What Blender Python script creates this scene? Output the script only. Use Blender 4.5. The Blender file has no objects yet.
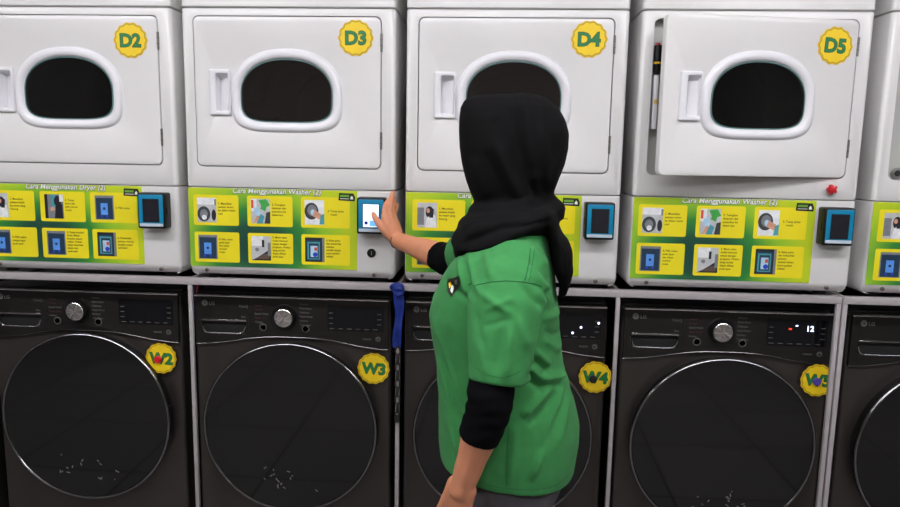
import bpy, bmesh, math, random
import numpy as np
from mathutils import Vector, Matrix, noise
from mathutils.geometry import tessellate_polygon
from mathutils.bvhtree import BVHTree

random.seed(7)
scn = bpy.context.scene
COL = scn.collection
PI = math.pi

# ------------------------------------------------------------------ camera
F_PX, CAM = 700.0, Vector((0.99897, -2.23564, 1.47964))
YAW, PITCH, ROLL = 0.06001, 0.14433, 0.01789
fw = Vector((-math.sin(YAW) * math.cos(PITCH), math.cos(YAW) * math.cos(PITCH), -math.sin(PITCH)))
rt = Vector((math.cos(YAW), math.sin(YAW), 0)); up = rt.cross(fw)
r2 = rt * math.cos(ROLL) + up * math.sin(ROLL); u2 = up * math.cos(ROLL) - rt * math.sin(ROLL)
cd = bpy.data.cameras.new('camera'); cam = bpy.data.objects.new('camera', cd); COL.objects.link(cam)
cam.matrix_world = Matrix(((r2.x, u2.x, -fw.x, CAM.x), (r2.y, u2.y, -fw.y, CAM.y), (r2.z, u2.z, -fw.z, CAM.z), (0, 0, 0, 1)))
cd.sensor_fit = 'HORIZONTAL'; cd.sensor_width = 36; cd.lens = 36 * F_PX / 900; cd.clip_start = 0.05
scn.camera = cam
# ------------------------------------------------------------------ world, view
w = bpy.data.worlds.new('world'); scn.world = w; w.use_nodes = True
w.node_tree.nodes['Background'].inputs[0].default_value = (0.85, 0.92, 1, 1)
w.node_tree.nodes['Background'].inputs[1].default_value = 0.02
vs = scn.view_settings
vs.view_transform = 'Standard'; vs.look = 'None'; vs.gamma = 1; vs.use_curve_mapping = False
vs.exposure = 0.0
LAMP_POWER = 24.5          # emission strength of the ceiling tubes
LAMPS = [(-1.75, -1.45), (-0.45, -1.45), (0.85, -1.45), (2.15, -1.45), (3.45, -1.45),
         (-1.1, -3.2), (0.85, -3.2), (2.8, -3.2)]

# ------------------------------------------------------------------ materials
def lin(c):
    return tuple(((v / 255) / 12.92 if v / 255 <= .04045 else ((v / 255 + .055) / 1.055) ** 2.4) for v in c)

MATS = {}
def mat(name, rgb, rough=.5, metal=0., spec=.5, nz=0., nscale=30., bump=0., bscale=200., coat=0., sheen=0., sub=0., emit=0.):
    """principled material whose colour is broken up by a little procedural noise"""
    if name in MATS: return MATS[name]
    m = bpy.data.materials.new(name); m.use_nodes = True; MATS[name] = m
    nt = m.node_tree; b = nt.nodes['Principled BSDF']
    c = lin(rgb)
    b.inputs['Base Color'].default_value = (*c, 1)
    b.inputs['Roughness'].default_value = rough; b.inputs['Metallic'].default_value = metal
    b.inputs['Specular IOR Level'].default_value = spec
    b.inputs['Coat Weight'].default_value = coat
    if sheen: b.inputs['Sheen Weight'].default_value = sheen; b.inputs['Sheen Roughness'].default_value = .5
    if sub: b.inputs['Subsurface Weight'].default_value = sub; b.inputs['Subsurface Radius'].default_value = (.012, .004, .002); b.inputs['Subsurface Scale'].default_value = 1
    if emit: b.inputs['Emission Color'].default_value = (*c, 1); b.inputs['Emission Strength'].default_value = emit
    tc = nt.nodes.new('ShaderNodeTexCoord')
    if nz:
        n = nt.nodes.new('ShaderNodeTexNoise'); n.inputs['Scale'].default_value = nscale; n.inputs['Detail'].default_value = 4
        r = nt.nodes.new('ShaderNodeValToRGB'); r.color_ramp.elements[0].position = .3; r.color_ramp.elements[1].position = .7
        r.color_ramp.elements[0].color = (*[v * (1 - nz) for v in c], 1); r.color_ramp.elements[1].color = (*[min(1, v * (1 + nz)) for v in c], 1)
        nt.links.new(tc.outputs['Object'], n.inputs['Vector']); nt.links.new(n.outputs['Fac'], r.inputs['Fac']); nt.links.new(r.outputs['Color'], b.inputs['Base Color'])
    if bump:
        n2 = nt.nodes.new('ShaderNodeTexNoise'); n2.inputs['Scale'].default_value = bscale; n2.inputs['Detail'].default_value = 3
        bp = nt.nodes.new('ShaderNodeBump'); bp.inputs['Strength'].default_value = bump; bp.inputs['Distance'].default_value = .002
        nt.links.new(tc.outputs['Object'], n2.inputs['Vector']); nt.links.new(n2.outputs['Fac'], bp.inputs['Height']); nt.links.new(bp.outputs['Normal'], b.inputs['Normal'])
    return m

WHITE = mat('white_enamel', (222, 220, 219), .32, nz=.015, nscale=5, coat=.15)
WPLAST = mat('white_plastic', (228, 227, 231), .3, nz=.01, nscale=5)
RECESS = mat('grey_enamel', (178, 177, 174), .45, nz=.03)
GAP = mat('dark_gap', (14, 14, 15), .8)
STEEL = mat('galvanised_steel', (176, 172, 172), .4, metal=.9, nz=.1, nscale=15)
HINGE = mat('hinge_steel', (130, 128, 122), .4, metal=.8, nz=.1)
SCREW = mat('screw_metal', (120, 112, 105), .4, metal=.7)
RACK = mat('rack_paint', (166, 160, 161), .45, nz=.06, nscale=12)
BLACKP = mat('black_plastic', (13, 13, 14), .4, spec=.35)
TEAL = mat('terminal_blue', (12, 128, 168), .35, nz=.08, nscale=20)
SCR_OFF = mat('screen_off', (36, 36, 42), .12)
SCR_ON = mat('screen_lit', (214, 226, 250), .2, emit=.95)
SCR_BLUE = mat('screen_blue', (110, 176, 245), .2, emit=.7)
SCR_DARK = mat('screen_navy', (28, 30, 120), .2, emit=.4)
STRIP = mat('terminal_strip', (188, 200, 210), .4)
DRUM = mat('drum_steel', (120, 120, 118), .38, metal=.6, nz=.08, nscale=9)
RUBBER = mat('rubber', (20, 20, 20), .7)
RED = mat('red_plastic', (196, 30, 40), .3)
YEL = mat('sticker_yellow', (240, 206, 24), .45, nz=.04, nscale=25)
YEL2 = mat('sticker_yellow_edge', (222, 178, 22), .5)
GRN = mat('sticker_green', (30, 122, 66), .45)
GRND = mat('sticker_green_edge', (16, 70, 44), .5)
RINGC = mat('sticker_ring', (170, 150, 30), .5)
CARD = mat('card_yellow', (232, 216, 28), .45, nz=.03, nscale=10)
INK = mat('ink', (44, 48, 12), .6)
TWHITE = mat('print_white', (226, 230, 220), .5)
TDARK = mat('print_dark', (14, 48, 34), .5)
PBLACK = mat('print_black', (16, 20, 14), .5)
PGREEN = mat('print_green', (104, 160, 52), .5)
def pr(n, c): return mat('photo_' + n, c, .5, nz=.12, nscale=60)
P_GREY = pr('pale_grey', (186, 188, 190)); P_DG = pr('dark_grey', (52, 58, 62)); P_WH = pr('white', (222, 224, 226)); P_BK = pr('black', (22, 26, 34))
P_NAVY = pr('navy', (24, 52, 74)); P_BLUE = pr('blue', (86, 146, 226)); P_GREEN = pr('green', (60, 158, 66)); P_SKIN = pr('skin', (206, 150, 122))
P_RED = pr('red', (206, 74, 60)); P_TEAL = pr('teal', (70, 150, 160)); P_BR = pr('brown', (92, 74, 64)); P_MG = pr('mid_grey', (120, 124, 128)); P_DB = pr('deep_blue', (30, 60, 190)); P_LB = pr('light_blue', (170, 204, 226))
WBODY = mat('black_steel', (76, 71, 68), .3, metal=.6, nz=.06, nscale=4)
WPANEL = mat('black_steel_panel', (40, 37, 36), .28, metal=.4, nz=.05, nscale=4)
WTOP = mat('washer_top', (34, 33, 34), .5)
CHROME = mat('chrome', (190, 190, 192), .16, metal=1.)
STRIPC = mat('satin_edge', (215, 215, 218), .24, metal=1.)
RINGM = mat('door_ring_metal', (150, 150, 152), .18, metal=1.)
KCAP = mat('dial_silver', (228, 226, 224), .26, metal=1.)
CHROMED = mat('dark_chrome', (120, 118, 118), .2, metal=1.)
WGLASS = mat('door_glass_dark', (12, 12, 13), .05, spec=.75)
WHOUS = mat('door_housing', (22, 21, 21), .3)
DISP = mat('display_black', (14, 15, 18), .1)
LEGEND = mat('panel_legend', (76, 74, 72), .6)
LEGENDR = mat('panel_legend_red', (62, 36, 33), .6)
LOGO = mat('logo_silver', (120, 118, 116), .35, metal=.3)
LED = mat('led_white', (205, 215, 255), .3, emit=3.)
LEDR = mat('led_red', (255, 60, 40), .3, emit=1.5)
SPECK = mat('pale_specks', (112, 110, 108), .7)
BLUE = mat('blue_webbing', (14, 42, 128), .5, nz=.25, nscale=60, bump=.4, bscale=300)
HOSEB = mat('blue_hose', (40, 46, 90), .45); HOSER = mat('red_hose', (120, 26, 34), .45)
CHAIN = mat('dull_chain', (60, 58, 56), .45, metal=.7)
SKIN = mat('skin', (204, 136, 102), .5, nz=.05, nscale=30, sub=.12, bump=.15, bscale=400)
SHIRT = mat('green_cotton', (56, 130, 70), .85, nz=.07, nscale=45, bump=.35, bscale=900, sheen=.04, spec=.25)
SHIRTD = mat('green_seam', (26, 96, 50), .9)
HIJAB = mat('black_cloth', (16, 15, 16), .9, spec=.1, nz=.12, nscale=160, bump=.3, bscale=700, sheen=0)
SLEEVE = mat('black_jersey', (9, 9, 12), .95, spec=.08, nz=.1, nscale=60, bump=.25, bscale=600)
TROUS = mat('charcoal_cloth', (74, 72, 76), .85, nz=.08, nscale=60, bump=.3, bscale=600)
SHOE = mat('shoe_black', (24, 24, 26), .5)
EYEW = mat('eye_white', (225, 222, 216), .2); IRIS = mat('iris', (40, 24, 16), .15); LIP = mat('lip', (168, 92, 84), .45); BROW = mat('brow', (34, 26, 22), .8)

def tile_material(name, c1, c2, grout, scale, rough):
    m = bpy.data.materials.new(name); m.use_nodes = True; nt = m.node_tree; b = nt.nodes['Principled BSDF']
    tc = nt.nodes.new('ShaderNodeTexCoord'); br = nt.nodes.new('ShaderNodeTexBrick')
    br.offset = 0; br.inputs['Scale'].default_value = 1; br.inputs['Brick Width'].default_value = scale; br.inputs['Row Height'].default_value = scale
    br.inputs['Mortar Size'].default_value = .006; br.inputs['Mortar Smooth'].default_value = .2
    br.inputs['Color1'].default_value = (*lin(c1), 1); br.inputs['Color2'].default_value = (*lin(c2), 1); br.inputs['Mortar'].default_value = (*lin(grout), 1)
    nt.links.new(tc.outputs['Object'], br.inputs['Vector']); nt.links.new(br.outputs['Color'], b.inputs['Base Color'])
    b.inputs['Roughness'].default_value = rough
    return m
FLOOR = tile_material('floor_tiles', (122, 118, 116), (112, 109, 107), (40, 38, 37), .6, .3)
WALLM = mat('wall_paint', (96, 94, 92), .8, nz=.04, nscale=3)
WALLD = mat('front_wall_paint', (120, 110, 104), .8, nz=.1, nscale=3)
CEIL = mat('ceiling_paint', (190, 188, 186), .9, nz=.02, nscale=3)

def sticker_material():
    """printed background: dark teal in the middle running out to lime at the edges (a print of the sheet itself)"""
    m = bpy.data.materials.new('sticker_print'); m.use_nodes = True; nt = m.node_tree; b = nt.nodes['Principled BSDF']
    N, L = nt.nodes.new, nt.links.new
    tc = N('ShaderNodeTexCoord'); mp = N('ShaderNodeMapping')
    mp.inputs['Location'].default_value = (-.40 * 1.75, 0, -.30 * 1.15); mp.inputs['Scale'].default_value = (1.75, 0, 1.15)
    le = N('ShaderNodeVectorMath'); le.operation = 'LENGTH'
    r = N('ShaderNodeValToRGB'); e = r.color_ramp.elements
    e[0].position = 0; e[0].color = (*lin((24, 66, 58)), 1); e[1].position = 1; e[1].color = (*lin((186, 204, 34)), 1)
    for p_, c_ in ((.28, (28, 76, 58)), (.52, (48, 132, 54)), (.74, (140, 190, 44))):
        k = e.new(p_); k.color = (*lin(c_), 1)
    L(tc.outputs['Generated'], mp.inputs['Vector']); L(mp.outputs['Vector'], le.inputs[0]); L(le.outputs['Value'], r.inputs['Fac']); L(r.outputs['Color'], b.inputs['Base Color'])
    b.inputs['Roughness'].default_value = .4
    return m
PRINT = sticker_material()

def glass_material():
    m = bpy.data.materials.new('dryer_window_glass'); m.use_nodes = True; nt = m.node_tree
    for n in list(nt.nodes): nt.nodes.remove(n)
    N, L = nt.nodes.new, nt.links.new
    o = N('ShaderNodeOutputMaterial'); mx = N('ShaderNodeMixShader'); t = N('ShaderNodeBsdfTransparent'); g = N('ShaderNodeBsdfGlossy'); f = N('ShaderNodeFresnel')
    t.inputs[0].default_value = (.40, .41, .41, 1); g.inputs['Roughness'].default_value = .08; g.inputs[0].default_value = (.9, .9, .9, 1); f.inputs['IOR'].default_value = 1.95
    L(f.outputs[0], mx.inputs[0]); L(t.outputs[0], mx.inputs[1]); L(g.outputs[0], mx.inputs[2]); L(mx.outputs[0], o.inputs[0])
    return m
GLASS = glass_material()
TUBE = mat('lamp_diffuser', (252, 251, 255), .5, emit=LAMP_POWER)
TEALG = mat('glass_edge', (86, 120, 118), .3)

# ------------------------------------------------------------------ mesh building
class MB:
    def __init__(s): s.v = []; s.f = []; s.m = []; s.mats = []
    def mi(s, m):
        if m not in s.mats: s.mats.append(m)
        return s.mats.index(m)
    def add(s, vs_, fs_, m, M=None):
        """adds a piece with its normals made consistent"""
        bm = bmesh.new(); vv = [bm.verts.new(Vector(p)) for p in vs_]
        for f in fs_:
            try: bm.faces.new([vv[i] for i in f])
            except ValueError: pass
        bmesh.ops.remove_doubles(bm, verts=bm.verts, dist=1e-6)
        bmesh.ops.recalc_face_normals(bm, faces=bm.faces)
        if M is not None: bmesh.ops.transform(bm, matrix=M, verts=bm.verts)
        bm.verts.ensure_lookup_table(); o = len(s.v); k = s.mi(m)
        bm.verts.index_update()
        s.v += [tuple(v.co) for v in bm.verts]
        for f in bm.faces: s.f.append([v.index + o for v in f.verts]); s.m.append(k)
        bm.free(); return s
    def box(s, x0, x1, y0, y1, z0, z1, m, bev=0., seg=2, M=None):
        bm = bmesh.new(); bmesh.ops.create_cube(bm, size=1)
        for v in bm.verts: v.co = Vector(((x0 + x1) / 2 + v.co.x * (x1 - x0), (y0 + y1) / 2 + v.co.y * (y1 - y0), (z0 + z1) / 2 + v.co.z * (z1 - z0)))
        if bev: bmesh.ops.bevel(bm, geom=bm.edges[:], offset=bev, segments=seg, profile=.5, affect='EDGES')
        vs_ = [v.co.copy() for v in bm.verts]; bm.verts.index_update(); fs_ = [[v.index for v in f.verts] for f in bm.faces]; bm.free()
        return s.add(vs_, fs_, m, M)
    def loft(s, loops, m, caps=(True, True), closed=True, M=None):
        n = len(loops[0]); vs_ = [p for l in loops for p in l]; fs_ = []
        for k in range(len(loops) - 1):
            for i in range(n if closed else n - 1):
                j = (i + 1) % n; fs_.append((k * n + i, k * n + j, (k + 1) * n + j, (k + 1) * n + i))
        if caps[0]: fs_.append(list(range(n)))
        if caps[1]: fs_.append([(len(loops) - 1) * n + i for i in range(n)])
        return s.add(vs_, fs_, m, M)
    def lathe(s, prof, c, m, axis='y', n=32, M=None, caps=(True, True)):
        """prof: (radius, along axis)"""
        loops = []
        for r, h in prof:
            l = []
            for i in range(n):
                a = 2 * PI * i / n; p, q = r * math.cos(a), r * math.sin(a)
                l.append((c[0] + p, c[1] + h, c[2] + q) if axis == 'y' else (c[0] + p, c[1] + q, c[2] + h) if axis == 'z' else (c[0] + h, c[1] + p, c[2] + q))
            loops.append(l)
        return s.loft(loops, m, caps, M=M)
    def tube(s, pts, r, m, n=8, closed=False, M=None):
        pts = [Vector(p) for p in pts]; rr = r if isinstance(r, (list, tuple)) else [r] * len(pts); loops = []; N_ = len(pts); prev = None
        for i, p in enumerate(pts):
            a = pts[(i - 1) % N_] if (closed or i > 0) else p; b = pts[(i + 1) % N_] if (closed or i < N_ - 1) else p
            t = (b - a).normalized()
            if prev is None:
                x = t.orthogonal().normalized()
            else:
                x = (prev - t * prev.dot(t)).normalized()
            prev = x; y = t.cross(x)
            loops.append([p + (x * math.cos(2 * PI * k / n) + y * math.sin(2 * PI * k / n)) * rr[i] for k in range(n)])
        if closed: loops.append(loops[0])
        return s.loft(loops, m, (not closed, not closed), M=M)
    def plate(s, outer, holes, y0, y1, m, bev=0., back=True, M=None, seg=2):
        """slab in the XZ plane, front at y0 (towards -y), with holes and a rounded front edge"""
        def orient(l, ccw):
            a = sum(l[i][0] * l[(i + 1) % len(l)][1] - l[(i + 1) % len(l)][0] * l[i][1] for i in range(len(l)))
            return l if (a > 0) == ccw else l[::-1]
        loops = [orient(list(outer), True)] + [orient(list(h), False) for h in holes]
        vs_, fs_ = [], []; caps0, caps1 = [], []
        for l in loops:
            rings = []
            if bev:
                for k in range(seg + 1):
                    a = (PI / 2) * k / seg; rings.append((bev * (1 - math.sin(a)), y0 + bev * (1 - math.cos(a))))
            else: rings.append((0, y0))
            rings.append((0, y1)); base = len(vs_); n = len(l)
            for off, y in rings:
                ll = offset(l, off) if off > 1e-7 else l
                vs_ += [(p[0], y, p[1]) for p in ll]
            for k in range(len(rings) - 1):
                for i in range(n):
                    j = (i + 1) % n; fs_.append((base + k * n + i, base + k * n + j, base + (k + 1) * n + j, base + (k + 1) * n + i))
            caps0.append(list(range(base, base + n))); caps1.append(list(range(base + (len(rings) - 1) * n, base + len(rings) * n)))
        for caps, do in ((caps0, True), (caps1, back)):
            if not do: continue
            flat = [i for c in caps for i in c]
            if len(caps) == 1: fs_.append(flat); continue
            tri = tessellate_polygon([[Vector((vs_[i][0], vs_[i][2], 0)) for i in c] for c in caps])
            fs_ += [[flat[t] for t in tr] for tr in tri]
        return s.add(vs_, fs_, m, M)
    def flat(s, outer, y, m, M=None):
        return s.add([(p[0], y, p[1]) for p in outer], [list(range(len(outer)))], m, M)
    def mesh(s, name, shift=(0, 0, 0), smooth=35):
        me = bpy.data.meshes.new(name); me.from_pydata([(a + shift[0], b + shift[1], c + shift[2]) for a, b, c in s.v], [], s.f)
        for m in s.mats: me.materials.append(m)
        me.polygons.foreach_set('material_index', s.m)
        me.polygons.foreach_set('use_smooth', [True] * len(me.polygons)); me.set_sharp_from_angle(angle=math.radians(smooth)); me.update()
        return me

def offset(l, d):
    n = len(l); out = []
    for i in range(n):
        p, a, b = Vector(l[i]), Vector(l[i - 1]), Vector(l[(i + 1) % n])
        e1, e2 = (p - a), (b - p)
        if e1.length < 1e-9: e1 = e2
        if e2.length < 1e-9: e2 = e1
        e1.normalize(); e2.normalize(); n1 = Vector((-e1.y, e1.x)); n2 = Vector((-e2.y, e2.x)); q = n1 + n2
        if q.length < 1e-6: q = n1.copy()
        q.normalize(); k = max(.5, q.dot(n1)); out.append(tuple(p + q * d / k))
    return out
def rrect(x0, z0, x1, z1, r, n=5):
    out = []
    for cx, cz, a0 in ((x1 - r, z0 + r, -PI / 2), (x1 - r, z1 - r, 0), (x0 + r, z1 - r, PI / 2), (x0 + r, z0 + r, PI)):
        for i in range(n + 1):
            a = a0 + PI / 2 * i / n; out.append((cx + r * math.cos(a), cz + r * math.sin(a)))
    return out
def circ(cx, cz, r, n=48, sc=0, lobes=0):
    return [(cx + (r + sc * math.cos(lobes * 2 * PI * i / n)) * math.cos(2 * PI * i / n), cz + (r + sc * math.cos(lobes * 2 * PI * i / n)) * math.sin(2 * PI * i / n)) for i in range(n)]
def dome(cx, cz, a, bt, bb, d=0., n=72, et=2.25, eb=4.2):
    """window outline: arched top, flat bottom with round corners; d grows it"""
    out = []
    for i in range(n):
        t = 2 * PI * i / n; c, s_ = math.cos(t), math.sin(t); e = et if s_ >= 0 else eb
        b_ = (bt if s_ >= 0 else bb) + d
        out.append((cx + (a + d) * math.copysign(abs(c) ** (2 / e), c), cz + b_ * math.copysign(abs(s_) ** (2 / e), s_)))
    return out

def link(name, me, parent=None, label=None, cat=None, group=None, kind=None):
    o = bpy.data.objects.new(name, me); COL.objects.link(o)
    if parent is not None: o.parent = parent
    tagit(o, label, cat, group, kind); return o
def tagit(o, label=None, cat=None, group=None, kind=None):
    for k, v in (('label', label), ('category', cat), ('group', group), ('kind', kind)):
        if v: o[k] = v
def empty(name, loc, label, cat, group=None):
    o = bpy.data.objects.new(name, None); COL.objects.link(o); o.location = loc; o.empty_display_size = .1
    tagit(o, label, cat, group); return o

_TXT = {}
def text_geo(s_, size, bold=0., shear=0., align='LEFT', space=1.0):
    key = (s_, size, bold, shear, align, space)
    if key in _TXT: return _TXT[key]
    c = bpy.data.curves.new('t', 'FONT'); c.body = s_; c.size = size; c.offset = bold; c.shear = shear; c.align_x = align; c.space_line = space; c.resolution_u = 3; c.fill_mode = 'FRONT'
    o = bpy.data.objects.new('t', c); COL.objects.link(o)
    dg = bpy.context.evaluated_depsgraph_get(); me = bpy.data.meshes.new_from_object(o.evaluated_get(dg))
    g = ([tuple(v.co) for v in me.vertices], [tuple(p.vertices) for p in me.polygons])
    bpy.data.objects.remove(o); bpy.data.curves.remove(c); bpy.data.meshes.remove(me); _TXT[key] = g
    return g
def add_text(mb, s_, x, z, y, size, m, **kw):
    """text lying in the XZ plane facing -y"""
    v, f = text_geo(s_, size, **kw); o = len(mb.v); k = mb.mi(m)
    mb.v += [(x + a, y, z + b) for a, b, c in v]
    for q in f: mb.f.append([i + o for i in q]); mb.m.append(k)

_CACHE = {}
def cached(key, fn):
    if key not in _CACHE: _CACHE[key] = fn()
    return _CACHE[key]

# ------------------------------------------------------------------ room
def room():
    x0, x1, y0, y1, H = -2.6, 4.6, -4.6, .86, 2.75
    t = .1
    for n, b, m in (('floor', (x0 - t, x1 + t, y0 - t, y1 + t, -t, 0), FLOOR), ('ceiling', (x0 - t, x1 + t, y0 - t, y1 + t, H, H + t), CEIL),
                    ('wall_back', (x0, x1, y1, y1 + t, 0, H), WALLM), ('wall_front', (x0, x1, y0 - t, y0, 0, H), WALLD),
                    ('wall_left', (x0 - t, x0, y0, y1, 0, H), WALLM), ('wall_right', (x1, x1 + t, y0, y1, 0, H), WALLM)):
        link(n, MB().box(*b, m).mesh(n), kind='structure')
    wh = ['leftmost', 'second from the left', 'middle one', 'second from the right', 'rightmost']
    for i, (x, y) in enumerate(LAMPS):
        row = 'above the aisle' if i < 5 else 'by the far wall'
        pos = wh[i] if i < 5 else ['leftmost', 'middle one', 'rightmost'][i - 5]
        e = empty('ceiling_light', (x, y, H), f'long white ceiling light, {pos} in the row {row}', 'ceiling light', 'ceiling lights')
        link('lamp_housing', cached('lh', lambda: MB().box(-.62, .62, -.14, .14, -.05, -.002, WPLAST, .008).mesh('lamp_housing')), e)
        link('lamp_diffuser', cached('ld', lambda: MB().box(-.6, .6, -.11, .11, -.075, -.05, TUBE, .01).mesh('lamp_diffuser')), e)
room()

# ------------------------------------------------------------------ dryers
W = .683; ZB = 1.06; DEP = .70
H_SPLIT, H_SEAM, H_TOP = .292, .856, 1.03
DL, DR, DB, DT = .0402, .6371, .3613, .8285      # door outline
SH = (-W / 2, -DEP / 2, 0)
WA, WT, WB = .149, .113, .087
CU, CZ = .337, .588                               # window centre
def prof_xy(x0, x1, y0, y1, r, n=6):
    """plan of a cabinet, front corners rounded; starts at the right end of the front flat"""
    p = [(x1 - r + r * math.sin(PI / 2 * i / n), y0 + r - r * math.cos(PI / 2 * i / n)) for i in range(n + 1)]
    p += [(x1, y1), (x0, y1)]
    p += [(x0 + r - r * math.cos(PI / 2 * i / n), y0 + r - r * math.sin(PI / 2 * i / n)) for i in range(n + 1)]
    return p
def ring_xy(p, z, ins, c):
    return [(c[0] + (a - c[0]) * (1 - ins / (W / 2)), c[1] + (b - c[1]) * (1 - ins / (DEP / 2)), z) for a, b in p]

def dryer_cabinet():
    mb = MB(); r = .014; p = prof_xy(0, W, 0, DEP, r); n = len(p); c = (W / 2, DEP / 2)
    z0, z1 = H_SPLIT + .0015, H_SEAM - .0015; b = .005
    lv = [(z0, .002), (z0 + .003, 0), (z1 - b, 0), (z1 - .0015, .0015), (z1, b)]
    rings = [ring_xy(p, z, i, c) for z, i in lv]
    vs_ = [q for l in rings for q in l]; fs_ = []
    for k in range(len(rings) - 1):
        for i in range(n):
            if k == 1 and i == n - 1: continue           # the front flat gets the door opening
            j = (i + 1) % n; fs_.append((k * n + i, k * n + j, (k + 1) * n + j, (k + 1) * n + i))
    fs_ += [list(range(n)), [(len(rings) - 1) * n + i for i in range(n)]]
    o = len(vs_); hole = rrect(DL - .003, DB - .003, DR + .003, DT + .003, .02)
    rect = [(r, lv[1][0]), (W - r, lv[1][0]), (W - r, lv[2][0]), (r, lv[2][0])]
    vs_ += [(a, 0, z) for a, z in rect] + [(a, 0, z) for a, z in hole] + [(a, .035, z) for a, z in hole]
    tri = tessellate_polygon([[Vector((a, z, 0)) for a, z in rect], [Vector((a, z, 0)) for a, z in hole[::-1]]])
    hn = len(hole); idx = [0, 1, 2, 3] + [4 + hn - 1 - i for i in range(hn)]
    fs_ += [[o + idx[t] for t in tr] for tr in tri]
    for i in range(hn):
        j = (i + 1) % hn; fs_.append((o + 4 + i, o + 4 + j, o + 4 + hn + j, o + 4 + hn + i))
    mb.add(vs_, fs_, WHITE)
    mb.plate(hole, [circ(CU, CZ, .2, 48)], .0349, .045, RECESS)
    return mb.mesh('cabinet', SH)
def dryer_drum():
    mb = MB()
    mb.lathe([(.2, .045), (.205, .06), (.20, .10), (.255, .14), (.262, .16), (.255, .18), (.262, .34), (.255, .36), (.262, .38), (.262, .58), (.14, .6), (.13, .59), (.03, .59)], (CU, 0, CZ), DRUM, n=48, caps=(False, True))
    for k in range(3):
        a = .4 + k * 2 * PI / 3
        M = Matrix.Translation((CU, 0, CZ)) @ Matrix.Rotation(a, 4, 'Y')
        mb.box(-.025, .025, .16, .56, .19, .262, DRUM, .015, M=M)
    return mb.mesh('drum', SH)
def dryer_console():
    mb = MB(); p = prof_xy(0, W, 0, DEP, .012); c = (W / 2, DEP / 2)
    mb.loft([ring_xy(p, z, i, c) for z, i in ((H_SEAM + .0015, .004), (H_SEAM + .004, 0), (H_TOP - .006, 0), (H_TOP - .002, .002), (H_TOP, .006))], WHITE)
    # dark control strip on the console, with a dial and a row of buttons
    return mb.mesh('console', SH)
def dryer_lower():
    mb = MB(); r = .014; p = prof_xy(0, W, 0, DEP, r); c = (W / 2, DEP / 2)
    lv = [(0., .014, .022), (.004, .007, .016), (.012, .002, .009), (.022, 0, .004), (.032, 0, 0), (H_SPLIT - .004, 0, 0), (H_SPLIT - .0015, .003, .002)]
    rings = []
    for z, ins, fy in lv:
        q = ring_xy(p, z, ins, c); rings.append([(x, y + (fy if y < r + .001 else 0), zz) for x, y, zz in q])
    mb.loft(rings, WHITE)
    return mb.mesh('lower_panel', SH)
def screw():
    mb = MB(); mb.lathe([(.0065, .003), (.0065, -.001), (.004, -.0035), (.001, -.004)], (0, 0, 0), SCREW, n=16); mb.box(-.004, .004, -.0045, -.003, -.0006, .0006, GAP)
    return mb.mesh('screw')
def dryer_door():
    mb = MB(); win = dome(CU, CZ, WA, WT, WB)
    mb.plate(rrect(DL, DB, DR, DT, .018), [win, rrect(.112, .536, .151, .652, .004, 3)], -.004, .022, WHITE, .004)
    return mb.mesh('door', SH)
def door_ring():
    mb = MB(); prof = [(.031, -.0036), (.0285, -.0055), (.0275, -.008), (.0245, -.0120), (.019, -.0145), (.012, -.0145), (.005, -.0115), (.001, -.007), (-.001, -.003), (-.002, .010)]
    loops = [[(a, y, z) for a, z in dome(CU, CZ, WA, WT, WB, d)] for d, y in prof]
    mb.loft(loops, WPLAST, (False, False))
    return mb.mesh('window_ring', SH)
def door_glass():
    mb = MB(); mb.plate(dome(CU, CZ, WA, WT, WB, -.001), [], -.0045, -.001, GLASS, 0)
    return mb.mesh('window_glass', SH)
def glass_gasket():
    mb = MB(); mb.plate(dome(CU, CZ, WA, WT, WB, -.001), [dome(CU, CZ, WA, WT, WB, -.0045)], -.0058, -.0048, TEALG, 0)
    return mb.mesh('gasket', SH)
def door_handle():
    mb = MB(); x0, x1, z0, z1 = .090, .157, .523, .665
    hole = rrect(.112, .536, .151, .652, .004, 3)
    mb.plate(rrect(x0, z0, x1, z1, .005), [hole], -.014, .0, WPLAST, .004, back=False)
    # pocket: deep at the left, running out to the right
    v = [(.112, -.012, .536), (.151, -.012, .536), (.151, -.012, .652), (.112, -.012, .652), (.114, .016, .540), (.147, -.009, .536), (.149, .002, .640), (.114, .020, .640)]
    mb.add(v, [(0, 1, 5, 4), (1, 2, 6, 5), (2, 3, 7, 6), (3, 0, 4, 7), (4, 5, 6, 7)], WPLAST)
    
    return mb.mesh('handle', SH)
def hinge():
    mb = MB(); mb.lathe([(.0036, 0), (.0036, .055)], (0, 0, 0), HINGE, 'z', 12)
    for z in (.018, .037): mb.lathe([(.0040, z), (.0040, z + .001)], (0, 0, 0), GAP, 'z', 12)
    return mb.mesh('hinge')
def number_sticker(txt):
    """scalloped yellow disc 0.114 wide centred on the origin, number in green with a darker edge"""
    mb = MB()
    mb.plate(circ(0, 0, .0545, 144, .0016, 14), [], -.0014, 0, YEL2)
    mb.flat(circ(0, 0, .0505, 144, .0016, 14), -.0017, RINGC)
    mb.flat(circ(0, 0, .0480, 144, .0016, 14), -.0020, YEL)
    sz = .056 if txt[0] == 'D' else .053
    v, f = text_geo(txt, sz, bold=.0016); cx = (min(a[0] for a in v) + max(a[0] for a in v)) / 2; cz = (min(a[1] for a in v) + max(a[1] for a in v)) / 2
    add_text(mb, txt, -cx, -cz, -.0024, sz, GRND, bold=.0030)
    add_text(mb, txt, -cx, -cz, -.0028, sz, GRN, bold=.0016)
    return mb.mesh('number_sticker')

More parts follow.
